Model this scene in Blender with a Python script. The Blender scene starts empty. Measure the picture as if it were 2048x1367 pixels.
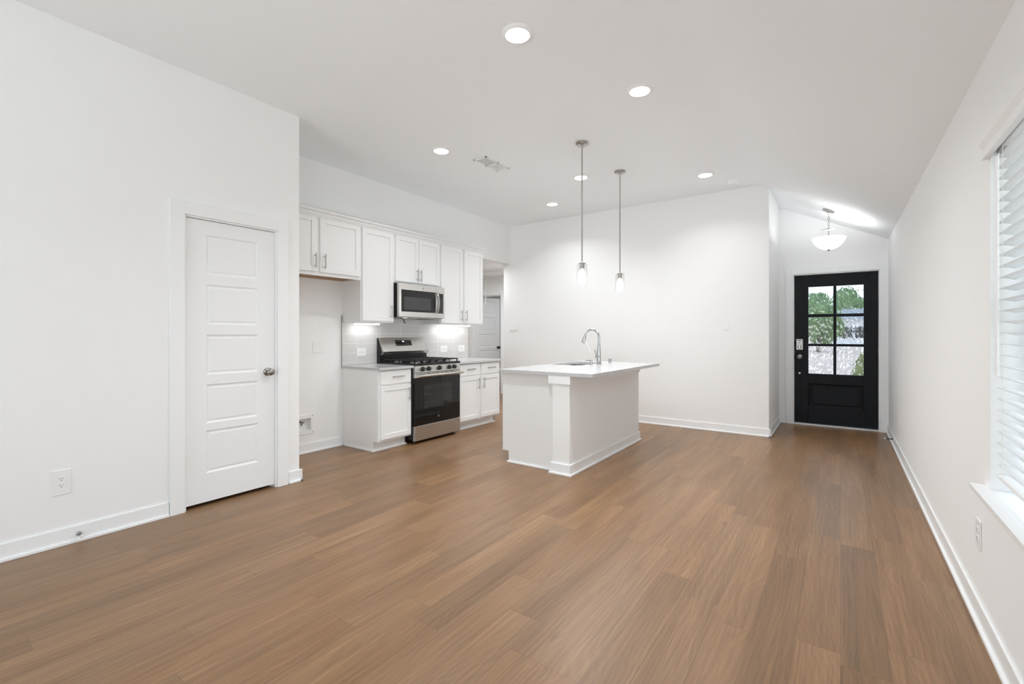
import bpy, bmesh, math, random
from mathutils import Vector, Matrix
PI = math.pi
random.seed(7)
S = bpy.context.scene
COL = S.collection

# ------------------------------------------------------------------ camera, world, light, exposure
F_PX, CX, HORIZON, CAM_H = 925.6, 1024.0, 667.0, 1.24
YAW = math.atan2(1681 - 1024, F_PX)
cd = bpy.data.cameras.new('camera'); cam = bpy.data.objects.new('camera', cd); COL.objects.link(cam)
cam.location = (0, 0, CAM_H); cam.rotation_euler = (PI / 2, 0, YAW)
cd.sensor_width = 36; cd.sensor_fit = 'HORIZONTAL'; cd.lens = F_PX / 2048 * 36
cd.shift_y = (HORIZON - 683.5) / 2048; cd.clip_start = .02
S.camera = cam
S.view_settings.view_transform = 'Standard'; S.view_settings.look = 'None'
S.view_settings.gamma = 1; S.view_settings.use_curve_mapping = False
S.view_settings.exposure = 0.11
S.cycles.max_bounces = 14; S.cycles.diffuse_bounces = 8; S.cycles.glossy_bounces = 6
S.cycles.transmission_bounces = 10; S.cycles.transparent_max_bounces = 16
S.cycles.sample_clamp_indirect = 8

w = bpy.data.worlds.new('sky'); S.world = w; w.use_nodes = True
nt = w.node_tree; nt.nodes.clear()
tc = nt.nodes.new('ShaderNodeTexCoord'); sp = nt.nodes.new('ShaderNodeSeparateXYZ')
rp = nt.nodes.new('ShaderNodeValToRGB'); bg = nt.nodes.new('ShaderNodeBackground'); ow = nt.nodes.new('ShaderNodeOutputWorld')
mp = nt.nodes.new('ShaderNodeMapRange'); mp.inputs['From Min'].default_value = -1
nt.links.new(tc.outputs['Generated'], sp.inputs[0]); nt.links.new(sp.outputs['Z'], mp.inputs['Value'])
nt.links.new(mp.outputs[0], rp.inputs[0]); nt.links.new(rp.outputs[0], bg.inputs[0]); nt.links.new(bg.outputs[0], ow.inputs[0])
e = rp.color_ramp.elements
e[0].position = .0; e[0].color = (.50, .48, .45, 1); e[1].position = .5; e[1].color = (.62, .67, .71, 1)
x = e.new(.62); x.color = (.50, .60, .70, 1); x = e.new(1); x.color = (.36, .50, .72, 1)
bg.inputs[1].default_value = 1.8

POW = dict(rear_fill=2, ceiling_fill=76, window=15, side_fill=27, led0=15, led1=16, led2=7, led3=8, led4=7.5, led5=5.5, bowl=7.5, pend=11.5, bar=.42, hall=30, room=6)
def area(name, loc, rot, sx, sy, power, color=(1, 1, 1), shape='RECTANGLE', spread=0):
    l = bpy.data.lights.new(name, 'AREA'); l.shape = shape; l.size = sx; l.size_y = sy
    l.energy = power; l.color = color
    if spread: l.spread = math.radians(spread)
    o = bpy.data.objects.new(name, l); COL.objects.link(o); o.location = loc; o.rotation_euler = rot
    return o
# fill lamps added behind the camera, plus daylight through the blinds on the right
area('rear_fill_lamp', (-1.15, -3.40, 1.25), (PI / 2, 0, 0), 2.4, 2.2, POW['rear_fill'], (.90, .955, 1.0))  # added fill lamp in the invented rear opening
area('ceiling_fill_lamp', (-1.15, -4.7, .02), (PI / 2 + math.radians(30), 0, 0), 3.4, 2.0, POW['ceiling_fill'], (.90, .955, 1.0), spread=110)  # unseen lamp added low outside, aimed up to brighten the ceiling
area('window_daylight', (.80, 1.7, 1.35), (0, -PI / 2, PI), 1.5, 1.9, POW['window'], (.93, .97, 1.0))
area('side_fill_lamp', (.80, -1.1, 1.35), (0, -PI / 2, PI), 1.5, 1.7, POW['side_fill'], (.93, .97, 1.0))  # added fill lamp outside an invented second opening, out of view
LED_COL = (.96, .975, 1.0)

# ------------------------------------------------------------------ materials
MATS = {}
class NT:
    def __init__(s, name):
        s.m = bpy.data.materials.new(name); s.m.use_nodes = True; s.t = s.m.node_tree
        s.b = s.t.nodes['Principled BSDF']; s.out = s.t.nodes['Material Output']
    def n(s, t, **k):
        x = s.t.nodes.new('ShaderNode' + t)
        for a, v in k.items(): setattr(x, a, v)
        return x
    def l(s, a, b): s.t.links.new(a, b)
    def put(s, sock, v):
        if hasattr(v, 'is_linked') or hasattr(v, 'links'): s.l(v, sock)
        else: sock.default_value = v
    def math(s, op, a, b=0.0, c=None):
        x = s.n('Math', operation=op); s.put(x.inputs[0], a); s.put(x.inputs[1], b)
        if c is not None: s.put(x.inputs[2], c)
        return x.outputs[0]
    def mix(s, f, a, b, blend='MIX'):
        x = s.n('Mix', data_type='RGBA', blend_type=blend)
        s.put(x.inputs[0], f); s.put(x.inputs[6], a); s.put(x.inputs[7], b)
        return x.outputs[2]
    def comb(s, x_, y_, z_):
        x = s.n('CombineXYZ'); s.put(x.inputs[0], x_); s.put(x.inputs[1], y_); s.put(x.inputs[2], z_); return x.outputs[0]
    def noise(s, vec, scale, detail=3, rough=.5, dist=0):
        x = s.n('TexNoise'); s.put(x.inputs['Vector'], vec)
        x.inputs['Scale'].default_value = scale; x.inputs['Detail'].default_value = detail
        x.inputs['Roughness'].default_value = rough; x.inputs['Distortion'].default_value = dist
        return x.outputs[0]
    def ramp(s, f, stops):
        x = s.n('ValToRGB'); s.put(x.inputs[0], f); el = x.color_ramp.elements
        el[0].position, el[0].color = stops[0][0], (*stops[0][1], 1); el[1].position, el[1].color = stops[-1][0], (*stops[-1][1], 1)
        for p, c in stops[1:-1]:
            q = el.new(p); q.color = (*c, 1)
        return x.outputs[0]
    def bump(s, h, strength, dist):
        x = s.n('Bump'); s.put(x.inputs['Height'], h); x.inputs['Strength'].default_value = strength; x.inputs['Distance'].default_value = dist
        s.l(x.outputs[0], s.b.inputs['Normal']); return x.outputs[0]
    def obj(s): return s.n('TexCoord').outputs['Object']

def pm(name, col, rough=.5, metal=0, emit=None, estr=0, spec=.5, bump=None, trans=0, ior=1.45, coat=0):
    t = NT(name); b = t.b
    b.inputs['Base Color'].default_value = (*col, 1); b.inputs['Roughness'].default_value = rough
    b.inputs['Metallic'].default_value = metal; b.inputs['Specular IOR Level'].default_value = spec
    b.inputs['Transmission Weight'].default_value = trans; b.inputs['IOR'].default_value = ior
    b.inputs['Coat Weight'].default_value = coat
    if emit: b.inputs['Emission Color'].default_value = (*emit, 1); b.inputs['Emission Strength'].default_value = estr
    if bump: t.bump(t.noise(t.obj(), bump[0], 2), bump[1], bump[2])
    MATS[name] = t.m
    return t.m

M_WALL = pm('wall_paint', (.892, .90, .897), .75, spec=.25, bump=(150, .25, .0012))
M_CEIL = pm('ceiling_paint', (.90, .925, .94), .85, spec=.15, bump=(110, .18, .001))
M_TRIM = pm('trim_enamel', (.89, .905, .91), .35, spec=.4)
M_DOORW = pm('white_door_enamel', (.875, .89, .893), .38, spec=.4, bump=(60, .05, .0006))
M_CAB = pm('cabinet_lacquer', (.862, .87, .868), .42, spec=.4)
M_CABIN = pm('cabinet_underside', (.70, .69, .67), .6)
M_NICKEL = pm('brushed_nickel', (.43, .42, .40), .30, 1)
M_DARKNICKEL = pm('aged_nickel', (.34, .33, .31), .28, 1)
M_CHROME = pm('chrome', (.60, .61, .62), .07, 1)
M_BLACK = pm('black_enamel', (.010, .010, .010), .28)
M_BLACKGLASS = pm('black_glass', (.006, .006, .0065), .04, spec=.55)
M_OVENWIN = pm('oven_window_glass', (.018, .018, .018), .05, spec=.6)
M_MICROWIN = pm('microwave_window_mesh', (.055, .055, .056), .18, spec=.5)
M_IRON = pm('cast_iron', (.016, .016, .016), .55, bump=(300, .2, .0006))
M_ALU = pm('burner_aluminium', (.55, .54, .52), .35, 1)
M_PLASTIC = pm('white_plastic', (.885, .89, .885), .35)
M_SLOT = pm('dark_slot', (.03, .03, .03), .5)
M_GREYDUCT = pm('duct_grey', (.16, .16, .16), .6)
M_KNOB = pm('dark_range_knob', (.07, .07, .07), .25, .6)
M_RUBBER = pm('white_rubber', (.8, .8, .78), .6)
M_MARK = pm('printed_mark', (.55, .55, .55), .5)
M_MARKDIM = pm('dim_emblem_grey', (.22, .22, .22), .4)
M_CLOCK = pm('clock_digits', (.8, .85, .9), .4, emit=(.85, .92, 1), estr=1.6)
M_LED = pm('led_diffuser', (.9, .9, .9), .5, emit=(1, .99, .97), estr=7)
M_BAR = pm('under_cabinet_led', (.9, .9, .9), .5, emit=(1, .99, .97), estr=5)
M_BULB = pm('lit_bulb', (.9, .9, .9), .5, emit=(1, .97, .92), estr=9)
M_BACKING = pm('mirror_black', (.02, .02, .02), .4)
M_ROPE = pm('white_cord', (.8, .8, .78), .8)
M_PORCH = pm('outdoor_concrete', (.66, .65, .63), .9)
M_DIRT = pm('bare_earth', (.78, .60, .49), .95, bump=(2, .5, .2))
M_SIDING = pm('pale_siding', (.86, .87, .88), .8)
M_ROOF = pm('grey_shingle', (.42, .42, .43), .9)
M_DARKPANE = pm('dark_pane', (.03, .035, .04), .1)
M_BARK = pm('bark', (.12, .09, .06), .9)

def quartz():
    t = NT('white_quartz'); v = t.noise(t.obj(), 55, 3)
    t.l(t.ramp(v, [(.3, (.52, .523, .523)), (.6, (.56, .563, .563))]), t.b.inputs['Base Color'])
    t.b.inputs['Roughness'].default_value = .18; t.b.inputs['Specular IOR Level'].default_value = .28
    return t.m
M_QUARTZ = quartz()

def steel(name, axis, col=(.60, .585, .56), rough=.30):
    t = NT(name); o = t.obj(); s = t.n('SeparateXYZ'); t.l(o, s.inputs[0])
    k = [3, 3, 3]
    for a in range(3):
        if a != axis: k[a] = 420
    v = t.comb(t.math('MULTIPLY', s.outputs[0], k[0]), t.math('MULTIPLY', s.outputs[1], k[1]), t.math('MULTIPLY', s.outputs[2], k[2]))
    nz = t.noise(v, 1, 2)
    t.b.inputs['Base Color'].default_value = (*col, 1); t.b.inputs['Metallic'].default_value = 1
    t.l(t.math('MULTIPLY_ADD', nz, .16, rough - .08), t.b.inputs['Roughness'])
    t.b.inputs['Anisotropic'].default_value = .5
    t.bump(nz, .06, .0005)
    return t.m
M_STEEL = steel('brushed_stainless', 0)
M_SINK = steel('sink_stainless', 0, (.45, .45, .45), .32)

def wood_floor():
    t = NT('vinyl_plank_floor'); o = t.obj(); s = t.n('SeparateXYZ'); t.l(o, s.inputs[0])
    X, Y = s.outputs[0], s.outputs[1]
    W, L = .152, 1.22
    xr = t.math('DIVIDE', X, W); row = t.math('FLOOR', xr); fx = t.math('FRACT', xr)
    wn = t.n('TexWhiteNoise', noise_dimensions='1D'); t.l(row, wn.inputs['W'])
    yr = t.math('ADD', t.math('DIVIDE', Y, L), t.math('MULTIPLY', wn.outputs[0], 7.31)); colm = t.math('FLOOR', yr); fy = t.math('FRACT', yr)
    w2 = t.n('TexWhiteNoise', noise_dimensions='2D'); t.l(t.comb(row, colm, 0), w2.inputs['Vector'])
    rnd = w2.outputs[0]; rs = t.n('SeparateColor'); t.l(w2.outputs[1], rs.inputs[0])
    off = t.math('MULTIPLY', rnd, 37.0)
    # long-grain coordinates, shifted per plank
    gx = t.math('ADD', X, off)
    warp = t.noise(t.comb(t.math('MULTIPLY', gx, 3), t.math('MULTIPLY', Y, 1.1), off), 1, 2)
    ring = t.math('ADD', t.math('MULTIPLY', gx, 1.0), t.math('MULTIPLY', warp, .34))
    rings = t.math('SINE', t.math('MULTIPLY', ring, 260))
    rings = t.math('MULTIPLY_ADD', rings, .5, .5)
    blot = t.noise(t.comb(t.math('MULTIPLY', gx, 8), t.math('MULTIPLY', Y, .8), off), 1, 4, .6)
    fine = t.noise(t.comb(t.math('MULTIPLY', gx, 300), t.math('MULTIPLY', Y, 4), off), 1, 3, .65)
    mid = t.noise(t.comb(t.math('MULTIPLY', gx, 75), t.math('MULTIPLY', Y, 1.5), off), 1, 4, .65, .5)
    base = t.ramp(blot, [(.25, (.195, .109, .053)), (.5, (.250, .143, .070)), (.75, (.305, .180, .092))])
    tone = t.math('MULTIPLY_ADD', rs.outputs[0], .26, .87)
    hue = t.mix(rs.outputs[1], (1.02, .99, .96, 1), (.98, 1.0, 1.03, 1))
    c = t.mix(1.0, base, hue, 'MULTIPLY')
    g1 = t.math('MULTIPLY_ADD', mid, .9, .55)
    g2 = t.math('MULTIPLY_ADD', fine, .70, .65)
    g3 = t.math('MULTIPLY_ADD', rings, .10, .95)
    g = t.math('MULTIPLY', t.math('MULTIPLY', g1, g2), t.math('MULTIPLY', g3, tone))
    # knots
    vo = t.n('TexVoronoi'); t.l(t.comb(t.math('MULTIPLY', gx, 5.2), t.math('MULTIPLY', Y, 1.6), 0), vo.inputs['Vector']); vo.inputs['Scale'].default_value = 1
    kn = t.n('MapRange'); t.l(vo.outputs['Distance'], kn.inputs['Value']); kn.inputs['From Min'].default_value = .02; kn.inputs['From Max'].default_value = .09
    kn.inputs['To Min'].default_value = .62; kn.inputs['To Max'].default_value = 1
    g = t.math('MULTIPLY', g, kn.outputs[0])
    # joints
    ex = t.math('MINIMUM', fx, t.math('SUBTRACT', 1, fx)); ey = t.math('MINIMUM', fy, t.math('SUBTRACT', 1, fy))
    jx = t.math('LESS_THAN', ex, .006); jy = t.math('LESS_THAN', ey, .0009)
    j = t.math('MAXIMUM', jx, jy)
    g = t.math('MULTIPLY', g, t.math('MULTIPLY_ADD', j, -.28, 1))
    gc = t.n('CombineColor'); [t.l(g, gc.inputs[i]) for i in range(3)]
    c = t.mix(1.0, c, gc.outputs[0], 'MULTIPLY')
    t.l(c, t.b.inputs['Base Color'])
    t.l(t.math('MULTIPLY_ADD', fine, .16, .27), t.b.inputs['Roughness'])
    t.b.inputs['Specular IOR Level'].default_value = .42
    h = t.math('ADD', t.math('MULTIPLY', fine, .6), t.math('ADD', t.math('MULTIPLY', rings, .25), t.math('MULTIPLY', mid, .5)))
    t.bump(t.math('SUBTRACT', h, t.math('MULTIPLY', j, 1.0)), .22, .0006)
    return t.m
M_FLOOR = wood_floor()

def tile_mat():
    t = NT('grey_wall_tile'); o = t.obj(); s = t.n('SeparateXYZ'); t.l(o, s.inputs[0])
    b = t.n('TexBrick'); b.offset = 0; b.squash = 1
    t.l(t.comb(t.math('ADD', s.outputs[0], .141 - .004), t.math('ADD', s.outputs[2], .109 * 10 - 1.022), 0), b.inputs['Vector'])
    b.inputs['Scale'].default_value = 1; b.inputs['Mortar Size'].default_value = .0022; b.inputs['Mortar Smooth'].default_value = .1
    b.inputs['Brick Width'].default_value = .327; b.inputs['Row Height'].default_value = .109; b.inputs['Bias'].default_value = 0
    b.inputs['Color1'].default_value = (.70, .69, .675, 1); b.inputs['Color2'].default_value = (.66, .65, .64, 1); b.inputs['Mortar'].default_value = (.88, .875, .865, 1)
    t.l(b.outputs['Color'], t.b.inputs['Base Color'])
    t.l(t.math('MULTIPLY_ADD', b.outputs['Fac'], .5, .22), t.b.inputs['Roughness'])
    t.bump(t.math('SUBTRACT', 1, b.outputs['Fac']), .4, .0015)
    return t.m
M_TILE = tile_mat()

def ply_mat():
    t = NT('raw_plywood'); o = t.obj(); s = t.n('SeparateXYZ'); t.l(o, s.inputs[0])
    v = t.noise(t.comb(t.math('MULTIPLY', s.outputs[0], 4), t.math('MULTIPLY', s.outputs[1], 60), t.math('MULTIPLY', s.outputs[2], 60)), 1, 3, .5, .5)
    t.l(t.ramp(v, [(.3, (.25, .13, .055)), (.7, (.40, .23, .11))]), t.b.inputs['Base Color']); t.b.inputs['Roughness'].default_value = .6
    return t.m
M_PLY = ply_mat()

def black_wood():
    t = NT('black_stained_wood'); o = t.obj(); s = t.n('SeparateXYZ'); t.l(o, s.inputs[0])
    v = t.noise(t.comb(t.math('MULTIPLY', s.outputs[0], 120), t.math('MULTIPLY', s.outputs[1], 120), t.math('MULTIPLY', s.outputs[2], 5)), 1, 3)
    t.l(t.ramp(v, [(.3, (.008, .009, .011)), (.75, (.016, .018, .021))]), t.b.inputs['Base Color'])
    t.b.inputs['Roughness'].default_value = .42; t.b.inputs['Specular IOR Level'].default_value = .12; t.bump(v, .12, .0008)
    return t.m
M_BLACKWOOD = black_wood()

def ripple_glass():
    t = NT('rippled_glass'); o = t.obj(); s = t.n('SeparateXYZ'); t.l(o, s.inputs[0])
    wob = t.math('MULTIPLY', t.noise(o, 9, 2), .05)
    v = t.comb(t.math('ADD', s.outputs[0], wob), 0, t.math('MULTIPLY', t.math('ADD', s.outputs[2], wob), .62))
    vo = t.n('TexVoronoi', feature='SMOOTH_F1'); t.l(v, vo.inputs['Vector']); vo.inputs['Scale'].default_value = 31; vo.inputs['Smoothness'].default_value = .6
    big = t.noise(v, 16, 1)
    t.b.inputs['Base Color'].default_value = (.98, .99, .99, 1); t.b.inputs['Transmission Weight'].default_value = 1
    t.b.inputs['Roughness'].default_value = 0; t.b.inputs['IOR'].default_value = 1.45
    t.bump(t.math('MULTIPLY_ADD', big, .8, vo.outputs['Distance']), 1.0, .0036)
    return t.m
M_RIPPLE = ripple_glass()

def thin_glass(name, tint=(1, 1, 1), gl=.07):
    t = NT(name); t.t.nodes.remove(t.b)
    tr = t.n('BsdfTransparent'); tr.inputs[0].default_value = (*tint, 1); g = t.n('BsdfGlossy'); g.inputs['Roughness'].default_value = .03
    lw = t.n('LayerWeight'); lw.inputs[0].default_value = .25
    mx = t.n('MixShader'); t.l(t.math('MULTIPLY_ADD', lw.outputs['Facing'], .35, gl), mx.inputs[0]); t.l(tr.outputs[0], mx.inputs[1]); t.l(g.outputs[0], mx.inputs[2])
    t.l(mx.outputs[0], t.out.inputs[0]); return t.m
M_PANE = thin_glass('window_pane_glass')
M_JAR = thin_glass('ribbed_clear_glass', (.97, .97, .96), .10)

def slat_mat():
    t = NT('blind_slat_vinyl'); t.t.nodes.remove(t.b)
    d = t.n('BsdfDiffuse'); d.inputs[0].default_value = (.86, .87, .87, 1); r = t.n('BsdfTranslucent'); r.inputs[0].default_value = (.8, .82, .83, 1)
    mx = t.n('MixShader'); mx.inputs[0].default_value = .22; t.l(d.outputs[0], mx.inputs[1]); t.l(r.outputs[0], mx.inputs[2]); t.l(mx.outputs[0], t.out.inputs[0])
    return t.m
M_SLAT = slat_mat()

def bowl_mat():
    t = NT('frosted_bowl_glass'); t.t.nodes.remove(t.b)
    d = t.n('BsdfDiffuse'); d.inputs[0].default_value = (.85, .85, .84, 1); r = t.n('BsdfTranslucent'); r.inputs[0].default_value = (.85, .85, .84, 1)
    mx = t.n('MixShader'); mx.inputs[0].default_value = .3; t.l(d.outputs[0], mx.inputs[1]); t.l(r.outputs[0], mx.inputs[2])
    em = t.n('Emission'); em.inputs[0].default_value = (1, .99, .97, 1); em.inputs[1].default_value = .75; ad = t.n('AddShader'); t.l(mx.outputs[0], ad.inputs[0]); t.l(em.outputs[0], ad.inputs[1])
    t.l(ad.outputs[0], t.out.inputs[0]); return t.m
M_BOWL = bowl_mat()

def leaf_mat(name, a, b):
    t = NT(name); v = t.noise(t.obj(), 3.5, 4)
    t.l(t.ramp(v, [(.35, a), (.65, b)]), t.b.inputs['Base Color']); t.b.inputs['Roughness'].default_value = .8
    return t.m
M_LEAF = leaf_mat('tree_leaves', (.06, .13, .035), (.22, .34, .13))
M_SHRUB = leaf_mat('shrub_leaves', (.10, .13, .03), (.34, .34, .12))
M_LAWN = leaf_mat('pale_lawn', (.30, .30, .16), (.42, .40, .24))

# ------------------------------------------------------------------ mesh helpers
class MB:
    def __init__(s): s.v = []; s.f = []; s.mi = []; s.cur = 0
    def add(s, vs, fs):
        k = len(s.v); s.v += [tuple(p) for p in vs]; s.f += [[i + k for i in q] for q in fs]; s.mi += [s.cur] * len(fs); return s
    def box(s, x0, x1, y0, y1, z0, z1):
        x0, x1 = sorted((x0, x1)); y0, y1 = sorted((y0, y1)); z0, z1 = sorted((z0, z1))
        return s.add([(x0, y0, z0), (x1, y0, z0), (x1, y1, z0), (x0, y1, z0), (x0, y0, z1), (x1, y0, z1), (x1, y1, z1), (x0, y1, z1)],
                     [(0, 3, 2, 1), (4, 5, 6, 7), (0, 1, 5, 4), (1, 2, 6, 5), (2, 3, 7, 6), (3, 0, 4, 7)])
    def tube(s, path, rad, n=16, caps=True):
        P = [Vector(p) for p in path]; R = rad if isinstance(rad, (list, tuple)) else [rad] * len(P)
        T = [(P[min(i + 1, len(P) - 1)] - P[max(i - 1, 0)]).normalized() for i in range(len(P))]
        u = T[0].orthogonal().normalized(); vs = []; fs = []
        for i, p in enumerate(P):
            u = (u - T[i] * u.dot(T[i])).normalized(); b = T[i].cross(u)
            vs += [p + (u * math.cos(2 * PI * k / n) + b * math.sin(2 * PI * k / n)) * R[i] for k in range(n)]
        for i in range(len(P) - 1):
            for k in range(n):
                fs.append((i * n + k, i * n + (k + 1) % n, (i + 1) * n + (k + 1) % n, (i + 1) * n + k))
        if caps:
            fs.append(tuple(range(n - 1, -1, -1))); fs.append(tuple(range((len(P) - 1) * n, len(P) * n)))
        return s.add(vs, fs)
    def cyl(s, p0, p1, r0, r1=None, n=24): return s.tube([p0, p1], [r0, r0 if r1 is None else r1], n)
    def lathe(s, prof, c=(0, 0, 0), n=40, axis='Z', capb=True, capt=True):
        vs = []; fs = []
        for r, h in prof:
            for k in range(n):
                a = 2 * PI * k / n; x, y = r * math.cos(a), r * math.sin(a)
                p = {'Z': (x, y, h), 'Y': (x, h, -y), 'X': (h, x, y)}[axis]
                vs.append((p[0] + c[0], p[1] + c[1], p[2] + c[2]))
        m = len(prof)
        for i in range(m - 1):
            for k in range(n): fs.append((i * n + k, i * n + (k + 1) % n, (i + 1) * n + (k + 1) % n, (i + 1) * n + k))
        if capb: fs.append(tuple(range(n - 1, -1, -1)))
        if capt: fs.append(tuple(range((m - 1) * n, m * n)))
        return s.add(vs, fs)
    def prism(s, poly, axis, a, b):
        def P(u, v, h): return {'X': (h, u, v), 'Y': (u, h, v), 'Z': (u, v, h)}[axis]
        n = len(poly); vs = [P(u, v, a) for u, v in poly] + [P(u, v, b) for u, v in poly]
        return s.add(vs, [tuple(range(n - 1, -1, -1)), tuple(range(n, 2 * n))] + [(k, (k + 1) % n, n + (k + 1) % n, n + k) for k in range(n)])
    def ramp_rect(s, x0, x1, z0, z1, ya, inset, yb):
        """a picture-frame slope from rectangle at depth ya to an inset rectangle at depth yb, closed by the inner field (front is -y)"""
        a = [(x0, ya, z0), (x1, ya, z0), (x1, ya, z1), (x0, ya, z1)]
        b = [(x0 + inset, yb, z0 + inset), (x1 - inset, yb, z0 + inset), (x1 - inset, yb, z1 - inset), (x0 + inset, yb, z1 - inset)]
        return s.add(a + b, [(k, (k + 1) % 4, 4 + (k + 1) % 4, 4 + k) for k in range(4)] + [(4, 5, 6, 7)])
    def build(s, name, mat, parent=None, bevel=0, seg=2, smooth=35, recalc=True):
        me = bpy.data.meshes.new(name); me.from_pydata(s.v, [], s.f)
        for m in (mat if isinstance(mat, list) else [mat]): me.materials.append(m)
        if isinstance(mat, list): me.polygons.foreach_set('material_index', s.mi)
        if recalc:
            bm = bmesh.new(); bm.from_mesh(me); bmesh.ops.recalc_face_normals(bm, faces=bm.faces); bm.to_mesh(me); bm.free()
        if smooth:
            me.polygons.foreach_set('use_smooth', [True] * len(me.polygons)); me.set_sharp_from_angle(angle=math.radians(smooth))
        o = bpy.data.objects.new(name, me); COL.objects.link(o)
        if parent: o.parent = parent
        if bevel:
            b = o.modifiers.new('bevel', 'BEVEL'); b.width = bevel; b.segments = seg; b.limit_method = 'ANGLE'; b.angle_limit = math.radians(40)
            b.harden_normals = True
        return o

def tag(o, label, cat, group=None, kind=None):
    if label: o['label'] = label
    if cat: o['category'] = cat
    if group: o['group'] = group
    if kind: o['kind'] = kind
    return o
def thing(name, label, cat, loc=(0, 0, 0), rotz=0, group=None, kind=None):
    o = bpy.data.objects.new(name, None); COL.objects.link(o); o.empty_display_size = .1
    o.location = loc; o.rotation_euler = (0, 0, rotz)
    return tag(o, label, cat, group, kind)
def struct(name, mb, mat, label=None, cat=None, parent=None, **k):
    o = mb.build(name, mat, parent, **k); return tag(o, label, cat, kind='structure')
def dup(o, parent=None):
    c = o.copy(); COL.objects.link(c); c.parent = parent
    for ch in list(o.children): dup(ch, c)
    return c
def text_mesh(name, txt, size, mat, parent, loc, rot=(PI / 2, 0, 0), depth=.0004):
    cu = bpy.data.curves.new(name, 'FONT'); cu.body = txt; cu.size = size; cu.extrude = depth; cu.align_x = 'CENTER'; cu.align_y = 'CENTER'
    t = bpy.data.objects.new(name + '_c', cu); COL.objects.link(t)
    dg = bpy.context.evaluated_depsgraph_get(); me = bpy.data.meshes.new_from_object(t.evaluated_get(dg)); me.name = name
    bpy.data.objects.remove(t); me.materials.clear(); me.materials.append(mat)
    o = bpy.data.objects.new(name, me); COL.objects.link(o); o.parent = parent; o.location = loc; o.rotation_euler = rot
    return o

# ------------------------------------------------------------------ room shell
XL, XK, XR, XF = -3.725, -4.53, .49, -.70          # pantry wall, kitchen wall, window wall, foyer side wall
YB, YF, YP, YR = 6.31, 7.46, 2.145, -3.3           # kitchen back wall, front door wall, pantry corner, rear wall
TOP = 3.35
def ceil_z(X, Y):
    zl = 3.03 + (6.3 - Y) * .011; zb = 3.04; zr = 2.380 + (Y - 2.275) * .0085
    if X <= -.78: return zb + (zl - zb) * min(1, (-.78 - X) / 3.75)
    return zb + (zr - zb) * (X + .78) / (.49 + .78)
def ceil_soft(X, Y):                                 # the drywall bend is slightly rounded
    return sum(ceil_z(X + d, Y) for d in (-.06, -.04, -.02, 0, .02, .04, .06)) / 7

m = MB(); m.add([(-9, -3.5, 0), (1.2, -3.5, 0), (1.2, 7.52, 0), (-9, 7.52, 0), (-9, -3.5, -.1), (1.2, -3.5, -.1), (1.2, 7.52, -.1), (-9, 7.52, -.1)],
            [(0, 1, 2, 3), (7, 6, 5, 4), (4, 5, 1, 0), (5, 6, 2, 1), (6, 7, 3, 2), (7, 4, 0, 3)])
m.box(-9, -4.6, 7.52, 9.6, -.1, 0)
struct('floor', m, M_FLOOR, 'brown wood-look plank floor running through the whole room', 'floor', smooth=0)

xs = [-4.66, -3.7, -2.5, -1.4, -.9, -.84, -.81, -.78, -.75, -.72, -.66, -.3, .1, .5, .66]; ys = [-3.5, -1, 1, 2.2, 3.5, 5, 6.31, 7, 7.6]
vs = []; fs = []
for Y in ys: vs += [(X, Y, ceil_soft(X, Y)) for X in xs]
nx = len(xs)
for j in range(len(ys) - 1):
    for i in range(nx - 1): fs.append((j * nx + i, (j + 1) * nx + i, (j + 1) * nx + i + 1, j * nx + i + 1))
k = len(vs); vs += [(a, b, c + .12) for a, b, c in vs]; fs += [tuple(q + k for q in reversed(f)) for f in fs]
rim = [i for i in range(nx)] + [j * nx + nx - 1 for j in range(1, len(ys))] + [(len(ys) - 1) * nx + i for i in range(nx - 2, -1, -1)] + [j * nx for j in range(len(ys) - 2, 0, -1)]
fs += [(rim[i], rim[(i + 1) % len(rim)], rim[(i + 1) % len(rim)] + k, rim[i] + k) for i in range(len(rim))]
m = MB(); m.add(vs, fs); struct('ceiling', m, M_CEIL, 'white ceiling, flat over the kitchen and sloping down to the window wall', 'ceiling', smooth=25)

# pantry (left) wall with its door opening
DY0, DY1, DTOP = 1.305, 1.955, 2.072
m = MB(); m.box(XL, XL - .12, YR, DY0, 0, TOP); m.box(XL, XL - .12, DY1, YP, 0, TOP); m.box(XL, XL - .12, DY0, DY1, DTOP, TOP)
struct('wall_left', m, M_WALL, 'white wall on the left holding the closed pantry door', 'wall', smooth=0)
m = MB(); m.box(XL - .12, -4.65, YP - .12, YP, 0, TOP); m.box(-4.65, -4.77, 0, YP, 0, TOP); m.box(XL - .12, -4.65, .4, .5, 0, TOP); struct('wall_pantry', m, M_WALL, 'white pantry side wall facing the kitchen alcove', 'wall', smooth=0)
# kitchen wall: recess for the water box, header over the hall opening
HY0, HY1, HZ0, HZ1 = 2.598, 2.738, .232, .362
m = MB(); a, b = XK, XK - .12
m.box(a, b, YP, HY0, 0, TOP); m.box(a, b, HY1, 5.245, 0, TOP); m.box(a, b, HY0, HY1, 0, HZ0); m.box(a, b, HY0, HY1, HZ1, TOP); m.box(a, b, 5.245, YB, 2.41, TOP)
m.box(a - .07, b, HY0, HY1, HZ0, HZ1)
struct('wall_kitchen', m, M_WALL, 'white kitchen wall behind the cabinets with a header over the hall opening', 'wall', smooth=0)
m = MB(); m.box(XK - .12, XF, YB, YB + .115, 0, TOP); m.box(XF, XF - .115, YB + .115, YF + .1, 0, TOP)
struct('wall_back', m, M_WALL, 'white wall behind the kitchen island, turning into the entry', 'wall', smooth=0)
FX0, FX1, FTOP = -.535, .407, 2.052
m = MB(); m.box(XF, FX0, YF, YF + .16, 0, TOP); m.box(FX1, XR + .2, YF, YF + .16, 0, TOP); m.box(FX0, FX1, YF, YF + .16, FTOP, TOP)
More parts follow.
